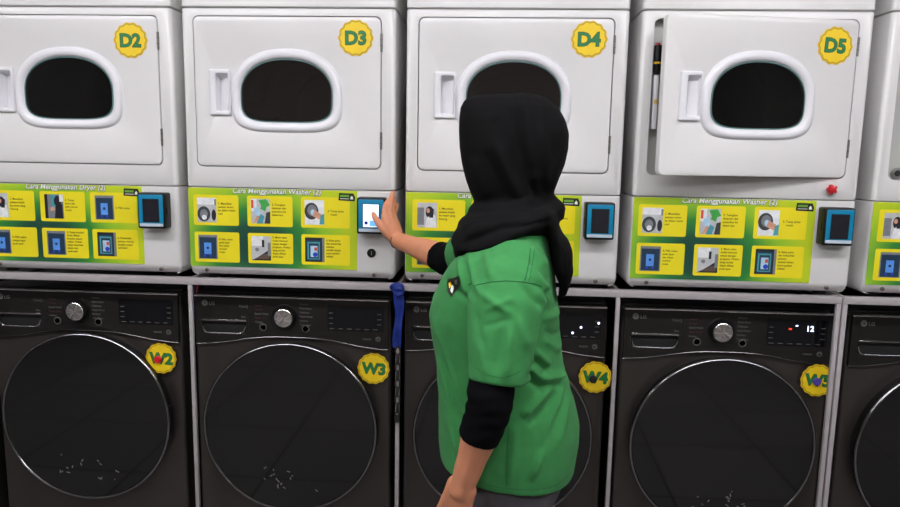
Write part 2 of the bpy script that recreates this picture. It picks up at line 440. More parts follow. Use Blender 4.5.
# photo prints: (shape, colour) stacked on one small sheet, w x h
def art(kind, x0, z0, w_, h_, y):
    mb = MB(); R = lambda a, b, c, d: [(x0 + w_ * a, z0 + h_ * b), (x0 + w_ * c, z0 + h_ * b), (x0 + w_ * c, z0 + h_ * d), (x0 + w_ * a, z0 + h_ * d)]
    C_ = lambda a, b, r, e=1.: [(x0 + w_ * a + w_ * r * math.cos(2 * PI * i / 20), z0 + h_ * b + w_ * r * e * math.sin(2 * PI * i / 20)) for i in range(20)]
    P_ = lambda *p: [(x0 + w_ * a, z0 + h_ * b) for a, b in p]
    S = {'washer': [(R(0, 0, 1, 1), P_GREY), (R(0, .72, 1, 1), P_WH), (C_(.34, .34, .34, 1.15), P_DG), (C_(.34, .34, .2, 1.2), P_MG), (C_(.36, .2, .13), P_WH), (C_(.86, .3, .12, 2.4), P_BK), (R(.9, .7, 1, .95), P_MG)],
         'detergent': [(R(0, 0, 1, 1), P_GREY), (R(0, .5, .3, 1), P_WH), (R(.02, .62, .14, .95), P_RED), (P_((.2, .35), (.5, .3), (.45, .7), (.15, .6)), P_LB), (P_((.4, .95), (.62, .6), (1, .75), (.8, 1)), P_GREEN), (P_((.5, .6), (.75, .5), (.9, .95), (.6, .85)), P_GREEN), (P_((.7, 0), (1, 0), (1, .5), (.8, .45)), P_DG), (P_((.1, 0), (.45, .1), (.6, .35), (.3, .3)), P_SKIN), (P_((.3, .0), (.6, 0), (.7, .3), (.5, .4)), P_TEAL)],
         'drum': [(R(0, 0, 1, 1), P_WH), (C_(.35, .55, .36, 1.2), P_DG), (C_(.38, .58, .24, 1.2), P_MG), (C_(.42, .5, .12, 1.3), P_LB), (P_((.4, .35), (.8, .2), (.85, .45), (.5, .6)), P_SKIN), (P_((.75, .02), (1, .02), (1, .45), (.82, .4)), P_TEAL)],
         'panel': [(R(0, 0, 1, 1), P_MG), (R(.06, .03, .94, .9), P_NAVY), (R(.3, .2, .68, .68), P_BLUE), (C_(.49, .46, .07), P_NAVY), (R(.26, .1, .4, .17), P_DB), (R(.56, .1, .7, .17), P_DB)],
         'paneldark': [(R(0, 0, 1, 1), P_BK), (R(.05, .04, .82, .9), P_NAVY), (R(.12, .1, .76, .82), P_TEAL), (R(.2, .14, .7, .76), P_NAVY), (R(.28, .2, .64, .66), P_LB), (R(.48, .46, .62, .6), P_RED), (C_(.52, .3, .12), P_DB), (R(.88, 0, 1, 1), P_MG)],
         'row': [(R(0, 0, 1, 1), P_GREY), (R(0, .6, .6, 1), P_WH), (P_((0, 0), (1, 0), (1, .5), (.3, .12)), P_BK), (P_((.2, .05), (.9, .05), (1, .3), (.6, .25)), P_BR), (R(.54, .55, .66, .85), P_BK), (C_(.28, .45, .1), P_MG), (R(.84, .2, 1, .75), P_MG)],
         'woman': [(R(0, 0, 1, 1), P_GREY), (R(0, .1, .35, .8), P_MG), (C_(.62, .62, .2, 1.5), P_BK), (P_((.38, 0), (.98, 0), (.92, .5), (.75, .55), (.5, .4)), P_WH), (C_(.55, .68, .09, 1.3), P_SKIN), (P_((.6, .4), (.8, .4), (.84, .75), (.66, .8)), P_BK)],
         'person': [(R(0, 0, 1, 1), P_MG), (R(0, 0, .16, 1), P_BK), (R(.34, .35, .6, 1), P_TEAL), (C_(.7, .72, .2, 1.4), P_BK), (P_((.5, 0), (.95, 0), (.95, .6), (.6, .6)), P_BK), (R(.8, .7, 1, 1), P_WH), (P_((.3, .3), (.55, .35), (.5, .5), (.3, .45)), P_SKIN)]}[kind]
    for i, (sh, m) in enumerate(S): mb.flat(sh, y - .00012 * i, m)
    return mb.mesh('card_photo', SH)
CARDS = [((.021, .267), (.171, .167)), ((.200, .267), (.350, .167)), ((.378, .267), (.538, .167)),
         ((.021, .145), (.171, .045)), ((.200, .145), (.350, .045)), ((.378, .145), (.538, .045))]
WASH_T = ['1. Masukkan\npakaian kotor\nke dalam mesin\ncuci', '2. Tuangkan\ndeterjen dan\npelembut ke\ndalam laci', '\n  3. Tutup pintu\n      mesin', '4. Pilih menu\npada layar\nlalu tekan\ntombol\nmulai',
          '5. Mesin akan\nmulai mencuci\nsesuai dengan\nprogram. Waktu\nyang tersisa\ndapat dilihat\npada layar', '6. Buka pintu\ndan keluarkan\npakaian\nsetelah lampu\nkunci padam\nselesai']
DRY_T = ['1. Masukkan\npakaian basah\nke mesin yang\nkosong', '2. Tutup\npintu dan\npilih nomor\nmesin', '\n3. Pilih menu', '4. Pilih waktu\npengeringan\npada layar', '5. Tekan tombol\nmulai. Mesin\nberjalan sesuai\nwaktu. Waktu\ndapat ditambah\nkapan saja\npada layar', '6. Keluarkan\npakaian kering\nsetelah mesin\nberhenti']
WASH_P = ['washer', 'detergent', 'drum', 'panel', 'row', 'paneldark']; DRY_P = ['woman', 'person', 'panel', 'panel', 'panel', 'paneldark']
CARDS_D = [((.024, .267), (.194, .167)), ((.214, .267), (.368, .167)), ((.386, .267), (.543, .167)), ((.024, .145), (.196, .045)), ((.214, .145), (.372, .045)), ((.388, .145), (.543, .045))]
def instruction_sheet(root, kind):
    st = link('instruction_sticker', cached('sheet', lambda: MB().plate(rrect(.004, .031, .562, .2895, .002, 2), [], -.0010, .0, PRINT).mesh('instruction_sticker', SH)), root)
    for i, ((a, b), (c, d)) in enumerate(CARDS if kind == 'washer' else CARDS_D):
        link('card', cached(('card', kind, i), lambda: MB().plate(rrect(a, d, c, b, .006, 4), [], -.0016, -.0009, CARD).mesh('card', SH)), st)
        ph = (DRY_P if kind == 'dryer' else WASH_P)[i]; px0 = a + (.012 if kind == 'washer' else .016); pw, phh = .064, .080
        link('card_photo', cached(('ph', kind, i), lambda: art(ph, px0, d + .010, pw, phh, -.0019)), st)
        def tx():
            mb = MB(); s_ = (DRY_T if kind == 'dryer' else WASH_T)[i]; n = s_.count('\n') + 1; sz = .0088 if n > 4 else .0092
            add_text(mb, s_, px0 + pw + .006, (b + d) / 2 + (n * sz * .6) - sz * .55 + .002, -.0021, sz, INK, space=1.2, bold=.00012)
            return mb.mesh('card_text', SH)
        link('card_text', cached(('tx', kind, i), tx), st)
    def title():
        mb = MB(); s_ = 'Cara Menggunakan ' + ('Dryer (2)' if kind == 'dryer' else 'Washer (2)')
        v, f = text_geo(s_, .0232, bold=.0003, shear=.2); wd = max(a[0] for a in v); x = .151 if kind == 'washer' else .166; 
        add_text(mb, s_, x, .2745, -.0021, .0232, TDARK, bold=.0016, shear=.2); add_text(mb, s_, x, .2748, -.0024, .0232, TWHITE, bold=.0006, shear=.2)
        return mb.mesh('sheet_title', SH)
    link('sheet_title', cached(('ti', kind), title), st)
    def tag_():
        mb = MB(); mb.flat([(.501, .258), (.554, .256), (.556, .268), (.550, .281), (.503, .282)], -.0019, PBLACK)
        mb.flat(rrect(.506, .269, .536, .276, .001, 2), -.0021, PGREEN); mb.flat(rrect(.506, .2625, .536, .2645, .0005, 1), -.0021, TWHITE)
        mb.flat([(.540, .262), (.549, .262), (.549, .268), (.5445, .274), (.540, .268)], -.0021, TWHITE)
        return mb.mesh('black_tag', SH)
    link('black_tag', cached('tag', tag_), st)

def terminal(root, lit, label):
    T0, T1, Z0, Z1, Y = .569, .660, .156, .272, -.048
    o = link('payment_terminal', cached('term', lambda: MB().box(T0, T1, Y, 0., Z0, Z1, BLACKP, .006, 3).box(T1 - .002, T1 + .0015, -.035, -.022, .20, .225, BLACKP, .0005).box(T0 - .0015, T0 + .002, -.035, -.022, .20, .225, BLACKP, .0005).mesh('payment_terminal', SH)), root, label)
    link('terminal_front', cached('tfront', lambda: MB().plate(rrect(T0 + .006, Z0 + .007, T1 - .005, Z1 - .006, .004), [], Y - .0012, Y + .001, TEAL, .0006).mesh('terminal_front', SH)), o)
    link('terminal_strip', cached('tstrip', lambda: MB().plate(rrect(T0 + .0075, Z0 + .008, T1 - .0065, Z0 + .0175, .001, 2), [], Y - .0018, Y - .001, STRIP).mesh('terminal_strip', SH)), o)
    def scr(lit_):
        mb = MB(); mb.plate(rrect(T0 + .019, Z0 + .021, T1 - .018, Z1 - .019, .001, 2), [], Y - .0020, Y - .001, BLACKP)
        mb.flat(rrect(T0 + .021, Z0 + .023, T1 - .020, Z1 - .021, .001, 2), Y - .0022, SCR_ON if lit_ else SCR_OFF)
        if lit_:
            mb.flat(circ(T0 + .031, Z0 + .036, .0055, 20), Y - .0024, SCR_DARK); mb.flat(rrect(T0 + .042, Z0 + .026, T1 - .022, Z0 + .044, .001, 2), Y - .0024, SCR_BLUE)
        return mb.mesh('screen', SH)
    link('screen', cached(('scr', lit), lambda: scr(lit)), o, 'lit screen' if lit else None)

def make_dryer(x, num, kind, label, lit=False, open_deg=0, sticker=(.557, .766), tweak=0.):
    e = empty('tumble_dryer', (x + W / 2, DEP / 2, ZB), label, 'dryer', 'stacked tumble dryers')
    link('cabinet', cached('dcab', dryer_cabinet), e); link('drum', cached('ddrum', dryer_drum), e)
    link('console', cached('dcon', dryer_console), e); low = link('lower_panel', cached('dlow', dryer_lower), e)
    for u in (.058, .617):
        s_ = link('screw', cached('screw', screw), low); s_.location = (u + SH[0], SH[1], .018 if u < .3 else .016)
    for u in (.06, W - .06):
        for y in (.06, DEP - .06):
            f = link('foot', cached('foot', lambda: MB().lathe([(.02, -.011), (.02, -.004), (.012, 0), (.012, .006)], (0, 0, 0), RUBBER, 'z', 16).mesh('foot')), e); f.location = (u + SH[0], y + SH[1], 0)
    d = link('door', cached('ddoor', dryer_door), e)
    link('window_ring', cached('dring', door_ring), d); link('gasket', cached('dgask', glass_gasket), d); link('window_glass', cached('dglass', door_glass), d); link('handle', cached('dhand', door_handle), d)
    if num:
        n = link('number_sticker', number_sticker(num), d, f'yellow scalloped sticker with green {num}'); n.location = (sticker[0] + SH[0], SH[1] - .0040, sticker[1]); n.rotation_euler = (0, tweak, 0)
    hx = DR + .001
    for z in (.422, .724):
        h = link('hinge', cached('hinge', hinge), e); h.location = (hx + SH[0] + .001, SH[1] - .003, z)
    if open_deg:
        a = math.radians(open_deg); piv = Vector((hx + SH[0], SH[1] - .004, 0)); R = Matrix.Rotation(a, 4, 'Z')
        M = Matrix.Translation(piv) @ R @ Matrix.Translation(-piv); d.matrix_local = M
    instruction_sheet(low, kind) if False else instruction_sheet(e, kind)
    terminal(e, lit, 'control box with lit screen' if lit else None)
    return e
X2, X3, X4, X5, X6 = -.715, 0., .717, 1.437, 2.166
make_dryer(X2, 'D2', 'dryer', 'white tumble dryer numbered D2 on the yellow round sticker', sticker=(.551, .752))
d3 = make_dryer(X3, 'D3', 'washer', 'white tumble dryer numbered D3 whose control screen is lit', lit=True, sticker=(.559, .765))
make_dryer(X4, 'D4', 'dryer', 'white tumble dryer numbered D4 behind the person in the black headscarf', sticker=(.562, .767))
d5 = make_dryer(X5, 'D5', 'washer', 'white tumble dryer numbered D5 with its door ajar', open_deg=10, sticker=(.565, .752), tweak=.05)
d6 = make_dryer(X6, None, 'dryer', 'white tumble dryer past D5 standing with its door wide open', open_deg=125)
# key lock under the control box of D3, red button on D5, latch with yellow band in the D5 opening
link('key_lock', MB().lathe([(.0145, .001), (.0145, -.004), (.012, -.006), (.008, -.006), (.007, -.003), (.002, -.003)], (.609, 0, .089), BLACKP, n=24).box(.608, .610, -.0045, -.0025, .083, .095, STEEL).mesh('key_lock', SH), d3)
mbr = MB().lathe([(.009, .001), (.009, -.004), (.012, -.006), (.012, -.014), (.009, -.020), (.005, -.022), (.001, -.022)], (.600, 0, .326), RED, n=24)
for k in range(5): mbr.lathe([(.005, -.004), (.006, -.012), (.004, -.018), (.001, -.019)], (.600 + .0105 * math.cos(PI * .4 * k + .6), 0, .326 + .0105 * math.sin(PI * .4 * k + .6)), RED, n=12)
link('red_button', mbr.mesh('red_button', SH), d5)
mbl = MB().lathe([(.001, .0), (.009, .004), (.011, .012), (.012, .05), (.012, .088)], (.054, .010, .664), BLACKP, 'z', 16)
mbl.lathe([(.0125, .0), (.0125, .006)], (.054, .010, .697), YEL2, 'z', 16).lathe([(.006, .0), (.008, .004), (.006, .010), (.002, .012)], (.054, .010, .749), RED, 'z', 12)
mbl.box(.046, .060, .004, .03, .50, .664, WPLAST, .002).box(.05, .058, .003, .005, .578, .59, YEL2)
link('door_latch', mbl.mesh('door_latch', SH), d5)
link('door_lock', MB().lathe([(.018, .034), (.018, .028), (.011, .026)], (.080, 0, .378), HINGE, n=20).lathe([(.011, .0262), (.002, .025)], (.080, 0, .378), GAP, n=20).mesh('door_lock', SH), d6)

# ------------------------------------------------------------------ washers
WW, WH, WD = .686, .966, .70; YW = .0843; ZW = .008
SW = (-WW / 2, -WD / 2, 0)
def bell(u, lo=.795, hi=.829):
    t = abs(u - .345) / .30
    return lo + (hi - lo) * (math.exp(-(t * 1.35) ** 3.0))
def washer_body():
    mb = MB(); p = prof_xy(0, WW, 0, WD, .012)
    ins = lambda z, i: [(WW / 2 + (a - WW / 2) * (1 - i / (WW / 2)), WD / 2 + (b - WD / 2) * (1 - i / (WD / 2)), z) for a, b in p]
    mb.loft([ins(.012, .01), (ins(.03, 0)), ins(WH - .004, 0), ins(WH, .006)], WBODY)
    for x in (.06, WW - .06):
        for y in (.06, WD - .06): mb.lathe([(.025, -.008), (.025, 0), (.014, .004), (.014, .014)], (x, y, 0), RUBBER, 'z', 16)
    mb.box(.004, WW - .004, .02, WD - .004, WH, WH + .012, WTOP, .004)
    return mb.mesh('cabinet', SW)
def washer_panel():
    n = 40; us = [.006 + (WW - .012) * i / n for i in range(n + 1)]
    mb = MB(); out = [(u, bell(u)) for u in us] + [(WW - .006, WH + .002), (.006, WH + .002)]
    mb.plate(out, [rrect(.030, .822 + .014, .186, .883, .012)], -.012, .002, WPANEL, .003)
    mb.box(.196, .198, -.0125, -.0115, .825, .955, GAP)
    return mb.mesh('control_panel', SW)
def washer_trim():
    n = 40; us = [.006 + (WW - .012) * i / n for i in range(n + 1)]
    mb = MB(); mb.tube([(u, -.0115, bell(u)) for u in us], .0018, CHROMED, 8)
    mb.tube([(u, -.010, WH + .001) for u in us], .0036, STRIPC, 10)
    return mb.mesh('chrome_trim', SW)
def detergent_drawer():
    mb = MB(); hole = rrect(.030, .836, .186, .883, .012)
    mb.plate(hole, [], -.001, .0025, GAP)
    mb.box(.032, .184, -.008, .001, .8725, .8815, WPANEL, .002)
    return mb.mesh('detergent_drawer', SW)
def drawer_bars():
    mb = MB(); mb.box(.030, .187, -.0150, -.0105, .8795, .8855, CHROME, .0015)
    pts = [(.032, -.0125, .862), (.036, -.0125, .848), (.044, -.0125, .839), (.055, -.0125, .8365)] + [(.06 + i * .01, -.0125, .8365) for i in range(11)] + [(.170, -.0125, .839), (.179, -.0125, .848), (.184, -.0125, .862)]
    mb.tube(pts, .0022, CHROME, 8)
    return mb.mesh('drawer_handle', SW)
KX, KZ = .3225, .900
def washer_knob():
    mb = MB(); mb.lathe([(.046, -.0115), (.046, -.013), (.042, -.0145), (.0395, -.0145)], (KX, 0, KZ), BLACKP, n=48)
    mb.lathe([(.0385, -.012), (.0385, -.030), (.036, -.034), (.012, -.0335), (.001, -.0335)], (KX, 0, KZ), BLACKP, n=48)
    return mb.mesh('dial', SW)
def knob_cap():
    # brushed cap whose face is cut in shallow facets, like spokes catching the light
    mb = MB(); n = 16; v = [(KX, -.0352, KZ)]; f = []
    for r_, y_, am in ((.017, -.0352, .0011), (.030, -.0352, 0), (.0325, -.0335, 0), (.0330, -.030, 0)):
        for i in range(n):
            a = 2 * PI * (i + .5) / n; v.append((KX + r_ * math.cos(a), y_ - (am if i % 2 else -am * .4), KZ + r_ * math.sin(a)))
    f = [(0, 1 + i, 1 + (i + 1) % n) for i in range(n)] + [(1 + k * n + i, 1 + k * n + (i + 1) % n, 1 + (k + 1) * n + (i + 1) % n, 1 + (k + 1) * n + i) for k in range(3) for i in range(n)]
    mb.add(v, f, KCAP)
    return mb.mesh('dial_cap', SW, smooth=8)
def ring_button():
    mb = MB(); mb.lathe([(.0135, .001), (.0135, -.002), (.011, -.003), (.0098, -.002)], (0, 0, 0), LEGEND, n=24); mb.lathe([(.0095, -.001), (.0095, -.002), (.001, -.002)], (0, 0, 0), WPANEL, n=24)
    return mb.mesh('ring_button')
def legend(side):
    mb = MB(); L_ = ['Rugged', 'Towels', 'Speed Wash', 'Heavy Duty', 'Cotton']; R_ = ['Normal', 'Perm Press', 'Delicates', 'Hand Wool', 'Sanitary', 'Tub Clean']
    if side == 0:
        for k in range(5): add_text(mb, L_[k], .217, .935 - k * .0145, -.0127, .0092, LEGENDR if k in (0, 1, 3) else LEGEND, bold=.0004)
    else:
        for k in range(6): add_text(mb, R_[k], .374, .944 - k * .0145, -.0127, .0092, LEGEND, bold=.0004)
    return mb.mesh('course_list', SW)
def small_mark(txt, x, z, size):
    mb = MB(); add_text(mb, txt, x, z, -.0127, size, LEGEND, bold=.0004)
    return mb.mesh('printed_word', SW)
def round_mark():
    mb = MB(); mb.flat(circ(.645, .833, .0095, 20), -.0127, LEGEND); add_text(mb, '10', .639, .829, -.0130, .009, DISP, bold=.0004)
    return mb.mesh('round_mark', SW)
def display(marks):
    mb = MB(); mb.plate(rrect(.470, .858, .664, .945, .003, 3), [], -.0132, -.011, DISP)
    for k in range(3): mb.flat(rrect(.476, .882 + k * .018, .490, .885 + k * .018, .0005, 1), -.0134, LEGEND); mb.flat(rrect(.642, .882 + k * .018, .656, .885 + k * .018, .0005, 1), -.0134, LEGEND)
    for k in range(6): mb.flat(rrect(.478 + k * .030, .864, .494 + k * .030, .867, .0005, 1), -.0134, LEGEND)
    for k_, x, z in marks:
        if k_ == 'dot': mb.lathe([(.0038, .0), (.0038, -.001), (.0005, -.0016)], (x, -.0133, z), LED, n=12)
        if k_ == 'red': mb.flat(rrect(x - .005, z - .0025, x + .005, z + .0025, .0005, 1), -.0136, LEDR)
        if k_ == 'bar': mb.flat([(x - .005, z - .001), (x + .003, z - .002), (x + .005, z + .002), (x - .002, z + .003)], -.0136, LED)
        if k_ == '12': add_text(mb, '12', x, z, -.0136, .026, LED, bold=.0004)
    return mb.mesh('display', SW)
DCX, DCZ, DRR = .342, .512, .306
def wdoor():
    mb = MB(); mb.lathe([(0.2964, .012), (0.2984, -.012), (0.2943, -.030), (0.2902, -.034)], (DCX, 0, DCZ), WHOUS, n=96, caps=(False, True))
    mb.box(DCX + .265, DCX + .305, -.024, -.001, DCZ - .05, DCZ + .05, WHOUS, .006)
    return mb.mesh('door', SW)
def wring():
    mb = MB(); mb.lathe([(0.2974, -.030), (0.3030, -.0300), (0.3056, -.0325), (0.3061, -.0360), (0.3046, -.0395), (0.3015, -.0415), (0.2984, -.0410), (0.2964, -.038)], (DCX, 0, DCZ), RINGM, n=128, caps=(False, False))
    return mb.mesh('chrome_ring', SW)
def wglass():
    mb = MB(); mb.lathe([(0.2969, -.034), (0.2954, -.0375), (0.2248, -.0386), (.12, -.0392), (.05, -.0394), (.001, -.0394)], (DCX, 0, DCZ), WGLASS, n=96, caps=(False, True))
    return mb.mesh('door_glass', SW)
def wspots(seed):  # scatters small pale flecks low on the door glass
    random.seed(seed); mb = MB()
    for k in range(15):
        x = DCX - .11 + random.random() * .22; z = DCZ - .15 - random.random() * .075 - (x - DCX) * .1; a = random.random() * PI; l, w_ = .0025 + random.random() * .0055, .0018 + random.random() * .001
        mb.flat([(x + math.cos(a) * l * math.cos(t) - math.sin(a) * w_ * math.sin(t), z + math.sin(a) * l * math.cos(t) + math.cos(a) * w_ * math.sin(t)) for t in [2 * PI * i / 8 for i in range(8)]], -.0397, SPECK)
    return mb.mesh('pale_specks', SW)
def wlogo():
    mb = MB(); mb.lathe([(.0105, .0005), (.0105, -.0008), (.001, -.0008)], (.042, -.0122, .9415), LOGO, n=24)
    mb.box(.0412, .0426, -.0136, -.0130, .937, .947, WPANEL); mb.box(.0426, .0475, -.0136, -.0130, .937, .9385, WPANEL)
    add_text(mb, 'LG', .0565, .9345, -.0130, .017, LOGO, bold=.0005)
    return mb.mesh('logo', SW)
def make_washer(x, num, label, marks=(), stk=None, magnet=None, spots=1):
    e = empty('washing_machine', (x + WW / 2, YW + WD / 2, ZW), label, 'washing machine', 'washing machines in the rack')
    link('cabinet', cached('wbody', washer_body), e); p = link('control_panel', cached('wpanel', washer_panel), e)
    link('chrome_trim', cached('wtrim', washer_trim), e, 'chrome edge strips')
    dr = link('detergent_drawer', cached('wdraw', detergent_drawer), e); link('drawer_handle', cached('wdh', drawer_bars), dr)
    k = link('dial', cached('wknob', washer_knob), e); link('dial_cap', cached('wcap', knob_cap), k, 'shiny silver cap')
    for u, z in ((.246, .861), (.394, .861)):
        b = link('ring_button', cached('wbtn', ring_button), p); b.location = (u + SW[0], SW[1] - .012, z)
    [link('course_list', cached(('wleg', q), lambda: legend(q)), p) for q in (0, 1)]
    for t_ in (('ThinQ', .160, .928, .013), ('Max', .170, .893, .009), ('steam', .592, .829, .012)): link('printed_word', cached(t_, lambda: small_mark(*t_)), p)
    link('round_mark', cached('wrm', round_mark), p); link('logo', cached('wlogo', wlogo), p)
    link('display', display(marks), p)
    d = link('door', cached('wdoor', wdoor), e); link('chrome_ring', cached('wring', wring), d); link('door_glass', cached('wglass', wglass), d)
    d.location = (.005, -.008, .010) if num == 'W2' else (0, -.008, 0); sp = link('pale_specks', wspots(spots), d, 'small pale specks', kind='stuff')
    if num:
        n = link('number_sticker', number_sticker(num), e, f'yellow scalloped sticker with green {num}'); n.location = (stk[0] + SW[0], SW[1] - .0402 + .0395 - .012, stk[1])
        n.rotation_euler = (0, .06, 0)
    if magnet:
        m_ = mat('magnet_' + magnet[0], magnet[1], .4)
        o = link('round_magnet', MB().lathe([(.013, -.0005), (.013, -.008), (.011, -.010), (.001, -.0105)], (0, 0, 0), m_, n=24).mesh('round_magnet'), e, magnet[0] + ' round magnet on the sticker')
        o.location = (magnet[2] + SW[0], SW[1] - .0152, magnet[3])
    return e
Z_ = -ZW
make_washer(-1.500, None, 'black front-loading washing machine on the other side of W2 from W3', (), None, None, 2)
make_washer(-.761, 'W2', 'black front-loading washing machine numbered W2 below dryer D2', (), (.6145, .738), ('red', (206, 26, 40), .606, .735), 3)
make_washer(-.026, 'W3', 'black front-loading washing machine numbered W3 below dryer D3', (), (.630, .729), None, 4)
make_washer(.708, 'W4', 'black front-loading washing machine numbered W4 partly hidden by the person', (('dot', .569, .878), ('dot', .596, .898), ('dot', .654, .914)), (.651, .727), ('black', (24, 24, 26), .643, .722), 5)
make_washer(1.441, 'W5', 'black front-loading washing machine numbered W5 showing 12 on its display', (('red', .544, .915), ('bar', .564, .926), ('12', .594, .909)), (.646, .744), ('violet', (84, 70, 170), .642, .741), 6)
make_washer(2.175, None, 'black front-loading washing machine with no number sticker beside W5', (), None, None, 7)

# ------------------------------------------------------------------ steel racks
def rack(posts, x0, x1, label):
    e = empty('steel_rack', ((x0 + x1) / 2, .35, 0), label, 'rack', 'steel racks carrying the dryers'); s_ = (-(x0 + x1) / 2, -.35, 0)
    def part(n, *b): link(n, MB().box(*b, RACK, .002).mesh(n, s_), e)
    part('front_beam', x0, x1, 0, .03, 1.026, 1.048); part('rear_beam', x0, x1, .76, .79, 1.026, 1.048)
    for a, b in posts:
        part('post', a, b, 0., .014, 0, 1.026); part('post', a, b, .765, .787, 0, 1.026); part('cross_beam', a, b, .03, .76, 1.026, 1.048)
rack([(-1.51, -1.497), (-.762, -.749), (-.010, .003), (.690, .703), (1.403, 1.416), (2.091, 2.105)], -1.51, 2.106, 'long grey steel rack around washers W2 to W5 under the dryers')
rack([(2.110, 2.125), (2.867, 2.88)], 2.109, 2.88, 'grey steel rack around the unnumbered washing machine beside W5')

# blue strap tied round the post between W3 and W4
st = empty('blue_strap', (.697, -.006, .90), 'blue webbing strap tied over the rack between W3 and W4', 'strap')
s_ = (-.697, .006, -.90)
mb = MB(); n = 26; L1, L2, L3, L4 = [], [], [], []
for i in range(n):
    t = i / (n - 1); z = 1.035 - .20 * t; wv = .0165 - .004 * t + .002 * math.sin(t * 9); x = .698 + .004 * math.sin(t * 5) ; y = -.006 - .003 * math.sin(t * 11)
    L1.append([(x - wv, y, z), (x - wv * .3, y - .006 - .003 * math.sin(t * 20), z), (x + wv * .4, y - .001, z), (x + wv, y - .005, z), (x + wv, y - .001, z), (x + wv * .4, y + .003, z), (x - wv * .3, y - .002, z), (x - wv, y + .003, z)])
mb.loft(L1, BLUE); link('strap_tail', mb.mesh('strap_tail', s_), st)
mb = MB()
for k in range(3):
    c_, r_ = Vector((.698 + .004 * (k - 1), -.012 - .004 * k, 1.040 - .006 * k)), .019 - .003 * k
    mb.tube([c_ + Vector((math.cos(a) * r_, math.sin(a * 2 + k) * .005, math.sin(a) * .011)) for a in [2 * PI * i / 16 for i in range(16)]], .0055, BLUE, 8, closed=True)
mb.lathe([(.001, -.028), (.012, -.024), (.015, -.012), (.010, 0)], (.698, 0, 1.038), BLUE, n=16)
link('strap_knot', mb.mesh('strap_knot', s_), st)
mb = MB()
for k in range(9):
    z = .825 - k * .028; tw = k % 2
    mb.tube([(.698 + (.007 * math.cos(a) if not tw else .002 * math.cos(a)), -.008 + (.002 * math.cos(a) if not tw else .006 * math.cos(a)), z + .017 * math.sin(a)) for a in [2 * PI * i / 12 for i in range(12)]], .0028, CHAIN, 6, closed=True)
mb.lathe([(.001, -.014), (.008, -.010), (.010, 0), (.008, .010), (.001, .014)], (.698, -.008, .59), CHAIN, 'z', 14)
link('chain', mb.mesh('chain', s_), st, 'dull metal chain hanging below the strap')
for nm, m_, dx in (('blue_water_hose', HOSEB, 0), ('red_water_hose', HOSER, .013)):
    o = link(nm, MB().tube([(-.052 + dx, .40, .99), (-.050 + dx, .25, 1.012), (-.048 + dx, .14, 1.0), (-.043 + dx, .11, .96), (-.040 + dx * .7, .12, .90), (-.044 + dx, .2, .80), (-.045 + dx, .45, .70), (-.046 + dx, .84, .66)], .006, m_, 10).mesh(nm))
    tagit(o, ('blue' if dx == 0 else 'red') + ' rubber water hose beside washer W2 at the rack post', 'hose')

# ------------------------------------------------------------------ person
def bake(vs_fs, voxel, smooth_it, name, mats, fac=.5):
    me = bpy.data.meshes.new(name); me.from_pydata(vs_fs.v, [], vs_fs.f); o = bpy.data.objects.new(name, me); COL.objects.link(o)
    r = o.modifiers.new('r', 'REMESH'); r.mode = 'VOXEL'; r.voxel_size = voxel; r.use_smooth_shade = True
    if smooth_it: s2 = o.modifiers.new('s', 'SMOOTH'); s2.factor = fac; s2.iterations = smooth_it
    dg = bpy.context.evaluated_depsgraph_get(); out = bpy.data.meshes.new_from_object(o.evaluated_get(dg)); bpy.data.objects.remove(o); bpy.data.meshes.remove(me)
    out.name = name; out.materials.clear()
    for m in mats: out.materials.append(m)
    out.polygons.foreach_set('use_smooth', [True] * len(out.polygons)); return out
def chain_(mb, pts, radii, n=14, sub=5, flat=False):
    """tapered limb through joints, round ends"""
    P = [Vector(p) for p in pts]; Q, R = [], []
    for i in range(len(P) - 1):
        p0, p1, p2, p3 = P[max(i - 1, 0)], P[i], P[i + 1], P[min(i + 2, len(P) - 1)]
        for k in range(sub):
            t = k / sub; q = .5 * ((2 * p1) + (p2 - p0) * t + (2 * p0 - 5 * p1 + 4 * p2 - p3) * t * t + (3 * p1 - p0 - 3 * p2 + p3) * t ** 3)
            Q.append(q); R.append(radii[i] + (radii[i + 1] - radii[i]) * (t * t * (3 - 2 * t)))
    Q.append(P[-1]); R.append(radii[-1])
    d0 = (Q[0] - Q[1]).normalized(); d1 = (Q[-1] - Q[-2]).normalized()
    a, b = Q[0], Q[-1]; ra, rb = R[0], R[-1]
    if flat: mb.tube([a + d0 * .004] + Q + [b + d1 * .004], [ra * .92] + R + [rb * .92], SKIN, n); return
    Q = [a + d0 * ra * .97, a + d0 * ra * .75, a + d0 * ra * .4] + Q + [b + d1 * rb * .4, b + d1 * rb * .75, b + d1 * rb * .97]
    R = [ra * .2, ra * .65, ra * .92] + R + [rb * .92, rb * .65, rb * .2]
    mb.tube(Q, R, SKIN, n)
BETA = math.radians(8); FD = Vector((-math.cos(BETA), math.sin(BETA), 0)); SD = Vector((math.sin(BETA), math.cos(BETA), 0))   # facing, to her right
def ring(cx, cy, z, a, b, e=2.25, n=40, fd=FD, sd=SD, front=0., tilt=0.):
    out = []
    for i in range(n):
        t = 2 * PI * i / n; c, s__ = math.cos(t), math.sin(t)
        f_ = math.copysign(abs(c) ** (2 / e), c) * (a + (front if c > 0 else 0)); l_ = math.copysign(abs(s__) ** (2 / e), s__) * b
        p = Vector((cx, cy, z)) + fd * f_ + sd * l_; p.z += tilt * f_; out.append(p)
    return out
L_SH, L_EL, L_WR = Vector((1.042, -.800, 1.235)), Vector((1.004, -.858, .968)), Vector((.953, -.825, .783))
R_SH, R_EL, R_WR = Vector((1.00, -.46, 1.235)), Vector((.872, -.265, 1.176)), Vector((.704, -.092, 1.206))
HC = Vector((1.045, -.612, 1.475))                       # head centre
